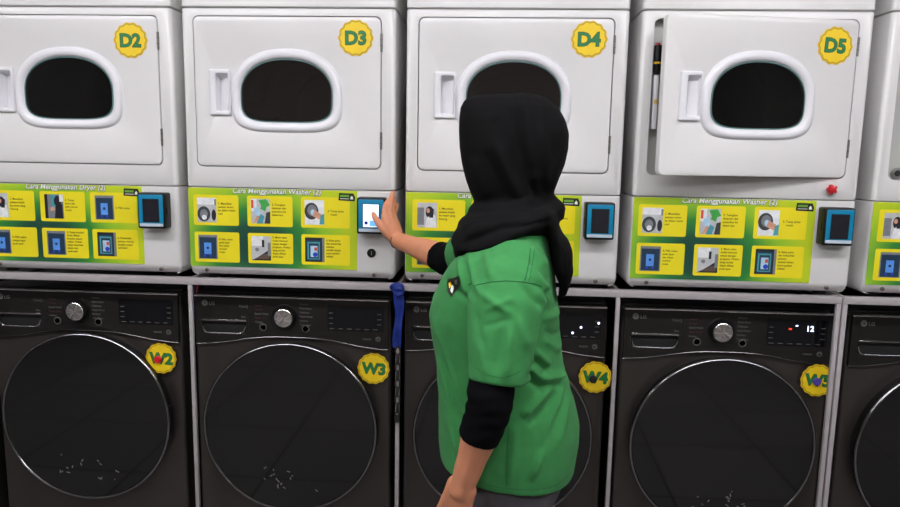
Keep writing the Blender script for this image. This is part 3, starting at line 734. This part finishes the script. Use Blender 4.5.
HF = Vector((-math.cos(math.radians(24)), math.sin(math.radians(24)), -.06)).normalized()   # where the face looks
HR = Vector((math.sin(math.radians(24)), math.cos(math.radians(24)), 0)); HU = HR.cross(HF) * 1
if HU.z < 0: HU = -HU
def hp(f, r_, u): return HC + HF * f + HR * r_ + HU * u

def body():
    mb = MB()
    # head: skull, face, jaw, nose, lips, ears
    loops = []
    for u, f0, f1, b_ in ((-.118, .040, .062, .018), (-.108, .005, .075, .038), (-.085, -.035, .083, .054), (-.055, -.068, .088, .063), (-.02, -.086, .088, .070), (.02, -.094, .089, .074), (.055, -.090, .085, .073), (.085, -.074, .070, .062), (.105, -.048, .045, .042), (.114, -.015, .018, .018)):
        c_ = (f0 + f1) / 2; a_ = (f1 - f0) / 2
        loops.append([hp(c_ + a_ * math.cos(t), b_ * math.sin(t), u) for t in [2 * PI * i / 28 for i in range(28)]])
    mb.loft(loops, SKIN)
    chain_(mb, [hp(.086, 0, .012), hp(.098, 0, -.015), hp(.108, 0, -.034)], [.008, .010, .012], 10)
    for s__ in (-1, 1):
        chain_(mb, [hp(.098, .011 * s__, -.038), hp(.092, .011 * s__, -.04)], [.008, .007], 8)
        chain_(mb, [hp(.090, 0, -.066), hp(.082, .020 * s__, -.067)], [.0085, .004], 8)
        chain_(mb, [hp(.088, 0, -.077), hp(.081, .018 * s__, -.075)], [.009, .004], 8)
        chain_(mb, [hp(.070, .045 * s__, -.035), hp(.05, .058 * s__, -.02)], [.017, .016], 10)
        chain_(mb, [hp(.083, .012 * s__, .024), hp(.074, .045 * s__, .022)], [.008, .009], 8)
        chain_(mb, [hp(-.012, .074 * s__, .016), hp(-.018, .080 * s__, .002), hp(-.010, .075 * s__, -.025)], [.009, .011, .007], 8)
    chain_(mb, [hp(-.02, 0, -.07), Vector((1.062, -.615, 1.36)), Vector((1.065, -.62, 1.27))], [.054, .050, .060], 20)
    # trunk (slightly inside the shirt)
    T = [(1.290, 1.068, .040, .080), (1.268, 1.055, .062, .150), (1.24, 1.045, .080, .165), (1.19, 1.030, .103, .160), (1.13, 1.018, .118, .150), (1.08, 1.020, .112, .145), (1.01, 1.035, .105, .145), (.93, 1.055, .118, .158), (.86, 1.062, .120, .150), (.80, 1.06, .115, .145), (.76, 1.06, .10, .135)]
    mb.loft([ring(x, -.62, z, a_, b_, 2.3, 32) for z, x, a_, b_ in T], SKIN)
    for s__ in (-1, 1):
        h = Vector((1.06, -.62, .78)) + SD * .088 * s__
        chain_(mb, [h, Vector((h.x - .01, h.y, .46)), Vector((h.x + .02, h.y, .10)), Vector((h.x + .02, h.y, .075))], [.070, .055, .038, .036], 18)
        a_ = Vector((h.x + .02, h.y, .05)); chain_(mb, [a_, a_ + FD * .09 + Vector((0, 0, -.02)), a_ + FD * .16 + Vector((0, 0, -.026))], [.036, .030, .020], 12)
    # arms
    chain_(mb, [Vector((1.050, -.70, 1.235)), L_SH - Vector((0, 0, .02)), (L_SH + L_EL) / 2 + Vector((.004, -.004, 0)), L_EL, L_EL.lerp(L_WR, .3), L_EL.lerp(L_WR, .75), L_WR, L_WR + (L_WR - L_EL).normalized() * .02], [.046, .048, .044, .041, .0405, .031, .0275, .0275], 20)
    chain_(mb, [Vector((1.045, -.52, 1.265)), R_SH, (R_SH + R_EL) / 2, R_EL, R_EL.lerp(R_WR, .3), R_EL.lerp(R_WR, .75), R_WR], [.050, .048, .043, .038, .0385, .028, .0245], 20)
    # hands
    def finger(p, r): chain_(mb, p, r, 10, 4)
    # right hand: palm against the edge of the machine, thumb on the screen
    V = Vector
    wr = R_WR; kn = [V((.666, -.094, 1.279)), V((.675, -.078, 1.288)), V((.681, -.061, 1.284)), V((.686, -.044, 1.273))]
    for k, q in enumerate(kn):
        off = [V((-.012, -.004, .006)), V((-.004, 0, .004)), V((.004, .004, .004)), V((.008, .010, .002))][k]
        chain_(mb, [wr + off, (wr + off).lerp(q, .5) + V((.0, -.004, 0)), q], [.0165, .0155, .0115], 12, 4)
    finger([kn[0], V((.665, -.078, 1.307)), V((.669, -.053, 1.321)), V((.6715, -.034, 1.323))], [.0100, .0088, .0080, .0070])
    finger([kn[1], V((.680, -.056, 1.328)), V((.681, -.030, 1.344)), V((.680, -.012, 1.348))], [.0102, .0088, .0080, .0070])
    finger([kn[2], V((.685, -.038, 1.316)), V((.684, -.019, 1.328)), V((.683, -.006, 1.331))], [.0098, .0084, .0076, .0068])
    finger([kn[3], V((.692, -.026, 1.297)), V((.692, -.009, 1.306)), V((.690, .001, 1.310))], [.0086, .0074, .0067, .0060])
    chain_(mb, [wr + V((-.008, -.004, .004)), V((.672, -.098, 1.234)), V((.652, -.098, 1.252)), V((.637, -.088, 1.270)), V((.627, -.072, 1.283))], [.0170, .0165, .0120, .0098, .0078], 12, 4)
    # left hand, hanging relaxed
    d = (L_WR - L_EL).normalized(); fwd = V((-.85, .35, -.25)); fwd = (fwd - d * fwd.dot(d)).normalized(); nrm = d.cross(fwd).normalized()   # fwd = thumb side
    if nrm.y < 0: nrm = -nrm                                       # the palm faces the thigh
    w0 = L_WR + d * .015; hd = (d + nrm * .12).normalized()
    ks = []
    for k, (s__, l_) in enumerate(((.030, .082), (.010, .086), (-.010, .082), (-.028, .074))):
        q = w0 + hd * l_ + fwd * s__; ks.append(q)
        chain_(mb, [w0 + fwd * s__ * .6, w0.lerp(q, .5) - nrm * .003 + fwd * s__ * .2, q], [.0175, .0165, .0125], 12, 4)
        ln = (.074, .082, .076, .060)[k]; a_ = (hd + nrm * .35).normalized(); b_ = (hd + nrm * .85).normalized(); c_ = (hd + nrm * 1.5).normalized()
        p1 = q + a_ * ln * .45; p2 = p1 + b_ * ln * .32; p3 = p2 + c_ * ln * .23; g = (1, 1.02, .98, .86)[k]
        finger([q, p1, p2, p3], [.0105 * g, .0092 * g, .0083 * g, .0072 * g])
    t0 = w0 + fwd * .010 + hd * .012; t1 = t0 + (hd * .95 + fwd * .35 + nrm * .35).normalized() * .042; t2 = t1 + (hd * .9 + fwd * .25 + nrm * .4).normalized() * .034; t3 = t2 + (hd + nrm * .5).normalized() * .024
    chain_(mb, [t0, t1, t2, t3], [.015, .0125, .0105, .0085], 12, 4)
    return bake(mb, .0034, 4, 'person', [SKIN], .4)
person = link('person', body(), None, 'person in a black headscarf and green shirt pressing the lit screen on dryer D3', 'person')

def disp(me, fn):
    """moves every vertex along its normal by fn(co, no)"""
    n = len(me.vertices); co = np.empty(n * 3); me.vertices.foreach_get('co', co); no = np.empty(n * 3); me.vertices.foreach_get('normal', no)
    co = co.reshape(-1, 3); no = no.reshape(-1, 3); co += no * fn(co, no)[:, None]; me.vertices.foreach_set('co', co.ravel()); me.update()
def seg(co, a, b, wd, amp):
    """soft ridge (amp>0) or crease along a segment, fading at its ends"""
    a = np.array(a); b = np.array(b); ab = b - a; a[1] = b[1] = ab[1] = 0; q = co * np.array([1., 0, 1.]); t = np.clip(((q - a) @ ab) / (ab @ ab), -.15, 1.15); d = np.linalg.norm(q - (a + t[:, None] * ab), axis=1)
    e = np.clip((t + .15) / .3, 0, 1) * np.clip((1.15 - t) / .3, 0, 1) * np.clip((-.55 - co[:, 1]) / .06, 0, 1)
    return amp * np.exp(-(d / wd) ** 2) * e
def nz(co, s__, seed): return np.array([noise.noise(Vector((p[0] * s__[0] + seed, p[1] * s__[1], p[2] * s__[2]))) for p in co])

# shirt
def shirt():
    mb = MB(); S_ = []
    T = [  # z, front x, back x, half width sideways
        (1.318, 1.03, 1.118, .075, 2.0), (1.305, 1.005, 1.128, .120, 2.0), (1.285, .970, 1.134, .165, 2.1), (1.255, .930, 1.140, .188, 2.2), (1.225, .905, 1.147, .192, 2.3), (1.198, .890, 1.150, .190, 2.3), (1.15, .868, 1.156, .186, 2.3), (1.107, .858, 1.161, .182, 2.3),
        (1.06, .864, 1.166, .178, 2.3), (1.02, .872, 1.171, .176, 2.3), (.982, .878, 1.178, .178, 2.3), (.94, .882, 1.190, .178, 2.3), (.90, .884, 1.206, .182, 2.3), (.84, .884, 1.220, .187, 2.3), (.80, .885, 1.220, .188, 2.3), (.775, .887, 1.217, .187, 2.3)]
    loops = []
    for z, x0, x1, b_, e in T:
        hx = (x1 - x0) / 2; a_ = math.sqrt(max(hx * hx - (b_ * math.sin(BETA)) ** 2, .0004)) / math.cos(BETA) * .995
        loops.append(ring((x0 + x1) / 2, -.62, z, a_, b_, e, 44))
    hx = .163; cx = 1.050
    loops.append(ring(cx, -.62, .750, hx * .99, .185, 2.3, 44, tilt=.10)); loops.append(ring(cx, -.62, .745, hx * .95, .180, 2.3, 44, tilt=.10)); loops.append(ring(cx, -.62, .775, hx * .88, .168, 2.3, 44, tilt=.10)); loops.append(ring(cx, -.62, .80, hx * .8, .155, 2.3, 44))
    mb.loft(loops, SHIRT)
    # left sleeve (near the camera)
    def sleeve(pts, rad, flat=(1, 1), sub=1):
        P = [Vector(p) for p in pts]; loops = []; up_ = None
        for i, p in enumerate(P):
            t = (P[min(i + 1, len(P) - 1)] - P[max(i - 1, 0)]).normalized()
            if i >= len(P) - 2 and len(rad) > i and rad[i] < rad[i - 1] * .9: t = tl
            tl = t; x = (Vector((1, 0, 0)) - t * t.x).normalized() if abs(t.x) < .8 else (Vector((0, 0, 1)) - t * t.z).normalized(); y = t.cross(x)
            loops.append([p + x * math.cos(2 * PI * k / 32) * rad[i] * flat[0] + y * math.sin(2 * PI * k / 32) * rad[i] * flat[1] for k in range(32)])
        mb.loft(loops, SHIRT)
    sleeve([(1.065, -.69, 1.262), (1.052, -.755, 1.246), (1.038, -.795, 1.205), (1.030, -.820, 1.165), (1.025, -.840, 1.10), (1.020, -.852, 1.045), (1.0175, -.857, 1.018), (1.0175, -.857, 1.013), (1.019, -.853, 1.034)], [.050, .070, .080, .079, .072, .064, .0610, .0570, .050], (1, .86))
    r0 = Vector((1.03, -.56, 1.265)); rs = [r0, R_SH + Vector((.01, 0, .01)), R_SH.lerp(R_EL, .35), R_SH.lerp(R_EL, .58), R_SH.lerp(R_EL, .61), R_SH.lerp(R_EL, .60)]
    sleeve(rs, [.070, .074, .070, .062, .057, .048], (1, 1))
    me = bake(mb, .0042, 9, 'shirt', [SHIRT], .5)
    Y = -.80
    def fn(co, no):
        d = .0030 * nz(co, (9, 9, 6), 3.) + .0015 * nz(co, (28, 28, 20), 8.)
        F_ = [(a_[0:1] + (0,) + a_[1:], b_[0:1] + (0,) + b_[1:], w_, am) for a_, b_, w_, am in [
              # sleeve
              ((.984, 1.199), (1.040, 1.167), .007, .0032), ((.991, 1.171), (1.039, 1.195), .006, .0026), ((1.039, 1.138), (1.034, 1.045), .009, .0042), ((1.020, 1.130), (1.012, 1.06), .009, -.0026),
              ((1.060, 1.218), (1.100, 1.175), .007, -.0030), ((.979, 1.104), (.992, 1.046), .007, .0025), ((1.05, 1.16), (1.075, 1.10), .010, .003), ((.972, 1.16), (.985, 1.10), .008, -.002), ((.99, 1.14), (1.03, 1.155), .006, -.002),
              # drape from under the sleeve to the back of the waist
              ((1.083, 1.028), (1.111, .998), .008, .007), ((1.111, .998), (1.162, .989), .008, .007), ((1.075, 1.010), (1.115, .978), .008, -.006), ((1.115, .978), (1.165, .972), .007, -.006),
              ((1.170, .985), (1.120, .968), .008, .006), ((1.120, .968), (1.079, .925), .010, .007), ((1.150, .955), (1.095, .905), .009, -.006), ((1.092, 1.063), (1.129, 1.023), .008, .005), ((1.098, 1.045), (1.13, 1.008), .007, -.005),
              ((1.160, .965), (1.127, .880), .008, .007), ((1.127, .880), (1.100, .790), .009, .005), ((1.145, .920), (1.113, .840), .009, -.005), ((1.185, .95), (1.150, .85), .011, .004), ((1.06, .89), (1.055, .78), .010, .003),
              ((1.119, 1.099), (1.157, 1.067), .009, -.004), ((1.110, 1.130), (1.155, 1.120), .009, .004), ((1.12, 1.08), (1.16, 1.04), .008, .004),
              # front
              ((.880, 1.10), (.925, .98), .007, .005), ((.925, .98), (.953, .90), .007, .005), ((.888, 1.08), (.925, .95), .007, -.004), ((.889, 1.03), (.927, .880), .006, .0045), ((.895, .95), (.935, .815), .007, .004), ((.94, .89), (.98, .80), .010, .004), ((.925, .93), (.945, .83), .007, -.003),
              # shoulder
              ((1.085, 1.285), (1.113, 1.250), .006, .0036), ((1.080, 1.265), (1.119, 1.215), .006, -.0032), ((1.080, 1.252), (1.122, 1.200), .006, .0036), ((1.085, 1.227), (1.124, 1.174), .007, -.003), ((1.095, 1.21), (1.13, 1.15), .007, .0034),
              ((.930, 1.245), (.950, 1.18), .007, .005), ((.950, 1.255), (.975, 1.20), .007, .004), ((.942, 1.25), (.965, 1.19), .006, -.004), ((.900, 1.20), (.955, 1.175), .008, -.004), ((.985, 1.27), (1.0, 1.23), .007, .003)]]
        for a_, b_, w_, am in F_: d = d + seg(co, a_, b_, w_, am * 1.7)
        return d
    disp(me, fn)
    return me
shirt_me = shirt(); sh_o = link('shirt', shirt_me, person, 'green short-sleeved cotton shirt')
def bvh(me): return BVHTree.FromPolygons([v.co.copy() for v in me.vertices], [tuple(p.vertices) for p in me.polygons])
BT = bvh(shirt_me)
def onto(x, z, y0=-2.0, lift=.0012):
    h = BT.ray_cast(Vector((x, y0, z)), Vector((0, 1, 0)))
    return None if h[0] is None else h[0] + h[1].normalized() * lift if h[1].y < 0 else h[0] - h[1].normalized() * lift
def seam(pts, r=.0011, step=.006):
    P = []
    for (x0, z0), (x1, z1) in zip(pts[:-1], pts[1:]):
        n = max(2, int(math.hypot(x1 - x0, z1 - z0) / step))
        for k in range(n): q = onto(x0 + (x1 - x0) * k / n, z0 + (z1 - z0) * k / n, lift=.0003); P.append(q) if q else None
    if len(P) > 3: link('seam', MB().tube(P, r, SHIRTD, 6).mesh('seam', smooth=80), sh_o)
seam([(1.080, 1.29), (1.076, 1.262), (1.068, 1.232), (1.062, 1.226)]); seam([(1.088, 1.29), (1.084, 1.262), (1.076, 1.232), (1.070, 1.224)], .0008)
seam([(.950, 1.204), (.972, 1.215), (1.0, 1.224), (1.03, 1.228), (1.062, 1.226), (1.09, 1.219), (1.107, 1.210)])
seam([(.970, 1.056), (.99, 1.047), (1.02, 1.043), (1.05, 1.048), (1.068, 1.057)], .0006)
seam([(.935, .785), (.98, .772), (1.03, .764), (1.08, .760), (1.14, .757), (1.19, .762)], .0007)
seam([(1.046, .90), (1.043, .84), (1.045, .765)], .0007)
def patch():
    mb = MB(); n = 8
    pts = [(.899, 1.192), (.912, 1.200), (.926, 1.209), (.929, 1.196), (.920, 1.176), (.909, 1.160), (.900, 1.168), (.897, 1.182)]
    def poly(pl, m, lift):
        pl = [(x + .008, z + .012) for x, z in pl]
        c_ = (sum(p[0] for p in pl) / len(pl), sum(p[1] for p in pl) / len(pl)); rings = []
        for k in range(1, 5): rings.append([onto(c_[0] + (x - c_[0]) * k / 4, c_[1] + (z - c_[1]) * k / 4, lift=lift) for x, z in pl])
        if any(q is None for r_ in rings for q in r_): return
        v = [onto(*c_, lift=lift)] + [q for r_ in rings for q in r_]; m_ = len(pl); f = [(0, 1 + i, 1 + (i + 1) % m_) for i in range(m_)]
        for k in range(3): f += [(1 + k * m_ + i, 1 + k * m_ + (i + 1) % m_, 1 + (k + 1) * m_ + (i + 1) % m_, 1 + (k + 1) * m_ + i) for i in range(m_)]
        o = len(mb.v); kk = mb.mi(m); mb.v += [tuple(q) for q in v]; mb.f += [[i + o for i in q] for q in f]; mb.m += [kk] * len(f)
    poly(pts, PBLACK, .0022); poly([(.902, 1.186), (.908, 1.191), (.909, 1.178), (.903, 1.174)], YEL, .0030); poly([(.910, 1.186), (.915, 1.182), (.911, 1.167), (.906, 1.171)], TWHITE, .0030); poly([(.915, 1.198), (.922, 1.200), (.922, 1.190), (.917, 1.188)], HINGE, .003)
    return mb.mesh('chest_patch', smooth=80)
link('chest_patch', patch(), sh_o, 'small black badge with yellow and white print')

# undersleeves, trousers, shoes
def sleeve_tube(pts, rad, nm, seedv):
    mb = MB(); chain_(mb, pts, rad, 24, 6, True); me = bake(mb, .005, 3, nm, [SLEEVE])
    disp(me, lambda co, no: .0018 * np.sin(co[:, 2] * 190 + 3 * nz(co, (14, 14, 8), seedv)) * .5 + .002 * nz(co, (20, 20, 40), seedv)); return me
dL = (L_WR - L_EL).normalized()
link('undersleeve', sleeve_tube([L_SH.lerp(L_EL, .48), L_SH.lerp(L_EL, .7), L_EL + Vector((0, 0, .03)), L_EL, L_EL + dL * .060, L_EL + dL * .080], [.049, .049, .0485, .0475, .0455, .0440], 'undersleeve', 1.), person, 'black undersleeve on the hanging arm')
dR = (R_WR - R_EL).normalized()
link('undersleeve', sleeve_tube([R_SH.lerp(R_EL, .45), R_SH.lerp(R_EL, .8), R_EL, R_EL + dR * .022, R_EL + dR * .040], [.050, .048, .046, .0445, .043], 'undersleeve', 5.), person, 'black undersleeve on the raised arm')
mb = MB(); mb.loft([ring(1.055, -.62, z, a_, b_, 2.3, 40) for z, a_, b_ in ((.86, .140, .160), (.80, .140, .162), (.72, .137, .163), (.68, .12, .18), (.66, .10, .16))], TROUS)
for s__ in (-1, 1):
    h = Vector((1.055, -.62, .76)) + SD * .092 * s__; chain_(mb, [h, Vector((h.x - .01, h.y, .46)), Vector((h.x + .015, h.y, .13))], [.082, .074, .064], 24)
me = bake(mb, .008, 5, 'trousers', [TROUS]); disp(me, lambda co, no: .003 * nz(co, (9, 9, 5), 2.)); link('trousers', me, person, 'dark charcoal trousers')
for s__ in (-1, 1):
    a_ = Vector((1.08, -.62, .045)) + SD * .092 * s__; mb = MB(); chain_(mb, [a_ - FD * .015, a_ + FD * .07 + Vector((0, 0, -.008)), a_ + FD * .15 + Vector((0, 0, -.016)), a_ + FD * .185 + Vector((0, 0, -.018))], [.043, .040, .036, .028], 16)
    for i, v in enumerate(mb.v): mb.v[i] = (v[0], v[1], max(v[2], .001))
    link('shoe', bake(mb, .006, 3, 'shoe', [SHOE]), person)
bd = (R_WR - R_EL).normalized(); bc = R_WR - bd * .004; bx = bd.orthogonal().normalized(); by = bd.cross(bx)
link('bracelet', MB().tube([bc + (bx * math.cos(a) + by * math.sin(a)) * .0262 for a in [2 * PI * i / 32 for i in range(32)]], .0013, BLACKP, 6, closed=True).mesh('bracelet'), person, 'thin black band round the wrist')
for s__ in (-1, 1):
    mb = MB(); c_ = hp(.071, .031 * s__, .008)
    R_ = Matrix.Translation(c_) @ Vector((0, -1, 0)).rotation_difference(HF).to_matrix().to_4x4()
    mb.lathe([(.001, -.0125), (.006, -.0118), (.0098, -.0085), (.0125, -.002), (.011, .005), (.001, .011)], (0, 0, 0), EYEW, n=20, M=R_); mb.lathe([(.0055, -.0122), (.003, -.0132), (.0005, -.0134)], (0, 0, 0), IRIS, n=16, M=R_)
    link('eye', mb.mesh('eye'), person)
    link('eyebrow', MB().tube([hp(.088, .014 * s__, .030), hp(.087, .030 * s__, .035), hp(.076, .048 * s__, .030)], [.002, .0026, .0012], BROW, 8).mesh('eyebrow'), person)
link('lips', MB().tube([hp(.080, -.023, -.071), hp(.0925, -.010, -.0705), hp(.096, 0, -.071), hp(.0925, .010, -.0705), hp(.080, .023, -.071)], [.001, .0035, .0042, .0035, .001], LIP, 8).mesh('lips'), person)

# headscarf
def hijab():
    mb = MB()
    def rg(z, x0, x1, b_, cy=-.61, e=2.2, ang=14, n=44):
        an = math.radians(ang); fd = Vector((-math.cos(an), math.sin(an), 0)); sd = Vector((math.sin(an), math.cos(an), 0)); hx = (x1 - x0) / 2
        a_ = math.sqrt(max(hx * hx - (b_ * math.sin(an)) ** 2, .0002)) / math.cos(an); return ring((x0 + x1) / 2, cy, z, a_, b_, e, n, fd, sd)
    Hd = [(1.612, 1.00, 1.06, .020, 2.0), (1.608, .955, 1.095, .045, 2.2), (1.598, .930, 1.118, .070, 2.5), (1.580, .922, 1.140, .090, 2.6), (1.555, .920, 1.156, .102, 2.6), (1.525, .920, 1.166, .109, 2.5), (1.49, .922, 1.166, .111, 2.4), (1.455, .927, 1.160, .108, 2.3), (1.42, .936, 1.147, .101, 2.2), (1.395, .945, 1.138, .094, 2.1), (1.37, .955, 1.138, .086, 2.0), (1.345, .955, 1.142, .088, 2.0), (1.32, .96, 1.14, .09, 2.0)]
    mb.loft([rg(z, a_, b_, c_, e=e) for z, a_, b_, c_, e in Hd], HIJAB)
    # wraps round the neck and over the chest
    def wrap(cx, cy, z, a_, b_, r_, tf, ts, ang=10, n=36, rv=.0):
        an = math.radians(ang); fd = Vector((-math.cos(an), math.sin(an), 0)); sd = Vector((math.sin(an), math.cos(an), 0)); P = []; R_ = []
        for i in range(n):
            t = 2 * PI * i / n; f_, l_ = a_ * math.cos(t), b_ * math.sin(t); P.append(Vector((cx, cy, z + tf * math.cos(t) + ts * math.sin(t))) + fd * f_ + sd * l_); R_.append(r_ * (1 + rv * math.cos(t)))
        P.append(P[0]); R_.append(R_[0]); mb.tube(P, R_, HIJAB, 14, closed=False)
    wrap(1.050, -.615, 1.352, .082, .080, .024, -.012, 0, rv=.1)
    wrap(1.045, -.615, 1.330, .098, .105, .026, -.024, -.002, rv=.15)
    wrap(1.040, -.617, 1.309, .104, .128, .026, -.034, -.002, rv=.25)
    wrap(1.042, -.620, 1.300, .106, .136, .020, -.050, -.002, rv=.35)
    mb.loft([rg(z, a_, b_, c_, -.615, 2.1, 10) for z, a_, b_, c_ in ((1.36, .965, 1.145, .085), (1.335, .945, 1.150, .115), (1.315, .935, 1.150, .135), (1.295, .935, 1.13, .13), (1.285, .95, 1.10, .11))], HIJAB)
    # front drape
    mb.loft([[Vector((x - .028 * math.cos(t), -.655 + wy * math.sin(t), z + .5 * dz * math.cos(t))) for t in [2 * PI * i / 24 for i in range(24)]] for x, z, wy, dz in ((.955, 1.32, .06, 0), (.945, 1.29, .08, 0), (.938, 1.265, .078, 0), (.942, 1.248, .06, 0), (.948, 1.240, .035, 0))], HIJAB)
    # tail hanging down the back
    tl = [(1.124, 1.355, .016, .075), (1.132, 1.33, .018, .085), (1.141, 1.30, .019, .085), (1.152, 1.27, .022, .082), (1.156, 1.24, .0215, .078), (1.161, 1.21, .018, .070), (1.166, 1.185, .011, .055), (1.162, 1.165, .008, .035), (1.158, 1.153, .005, .015)]
    mb.loft([[Vector((x + tx * math.cos(t), -.655 + wy * math.sin(t), z)) for t in [2 * PI * i / 24 for i in range(24)]] for x, z, tx, wy in tl], HIJAB)
    me = bake(mb, .005, 5, 'headscarf', [HIJAB], .5)
    def fn(co, no):
        d = .0022 * nz(co, (12, 12, 5), 21.) + .0012 * nz(co, (26, 26, 60), 4.) * (co[:, 2] < 1.37)
        F_ = [((1.06, -.70, 1.60), (1.085, -.72, 1.44), .014, .007), ((1.085, -.715, 1.44), (1.075, -.71, 1.37), .014, .006), ((1.035, -.715, 1.57), (1.045, -.72, 1.43), .013, -.006), ((1.115, -.70, 1.58), (1.135, -.70, 1.45), .012, -.006),
              ((1.10, -.71, 1.53), (1.115, -.71, 1.41), .010, .006), ((1.00, -.71, 1.50), (1.065, -.71, 1.37), .013, .006), ((.985, -.70, 1.47), (1.03, -.71, 1.37), .010, -.005), ((1.05, -.71, 1.50), (1.09, -.70, 1.38), .008, -.005),
              ((.955, -.69, 1.46), (.985, -.70, 1.38), .012, .004), ((1.14, -.68, 1.48), (1.125, -.69, 1.40), .010, .005), ((1.02, -.71, 1.60), (1.00, -.71, 1.55), .012, .003),
              # neck wraps
              ((.935, -.70, 1.285), (1.02, -.74, 1.325), .008, -.007), ((1.02, -.74, 1.325), (1.12, -.72, 1.335), .008, -.006), ((.95, -.70, 1.265), (1.03, -.74, 1.300), .007, .005), ((.945, -.69, 1.32), (1.05, -.73, 1.35), .008, .005), ((1.05, -.72, 1.355), (1.13, -.70, 1.38), .008, -.006), ((.93, -.69, 1.255), (1.0, -.73, 1.27), .006, -.005),
              # tail
              ((1.145, -.72, 1.33), (1.165, -.71, 1.19), .009, -.006), ((1.165, -.70, 1.32), (1.175, -.68, 1.20), .008, .004)]
        for a_, b_, w_, am in F_: d = d + seg(co, a_, b_, w_, am * 1.35)
        return d
    disp(me, fn)
    # open the scarf round the face, then give the cloth thickness
    bm = bmesh.new(); bm.from_mesh(me); kill = []
    hf = Vector((HF.x, HF.y, 0)).normalized()
    for f in bm.faces:
        c_ = f.calc_center_median() - HC; r_ = c_.dot(HR) / .060; u_ = (c_.z + .012) / .092; f_ = c_.dot(hf)
        if f_ > .045 and r_ * r_ + u_ * u_ < 1: kill.append(f)
    bmesh.ops.delete(bm, geom=kill, context='FACES')
    es = [e for e in bm.edges if e.is_boundary]; vv = list({v for e in es for v in e.verts})
    for _ in range(6): bmesh.ops.smooth_vert(bm, verts=vv, factor=.5, use_axis_x=True, use_axis_y=True, use_axis_z=True)
    # turn the cloth in at the face edge
    ex = bmesh.ops.extrude_edge_only(bm, edges=es); nv = [g for g in ex['geom'] if isinstance(g, bmesh.types.BMVert)]
    for v in nv:
        c_ = v.co - (HC + Vector((0, 0, -.012))); c_ -= hf * c_.dot(hf); v.co -= c_ * .12 + hf * .035
    bm.to_mesh(me); bm.free(); me.polygons.foreach_set('use_smooth', [True] * len(me.polygons)); return me
hj = link('headscarf', hijab(), person, 'plain black headscarf with a tail down the back')
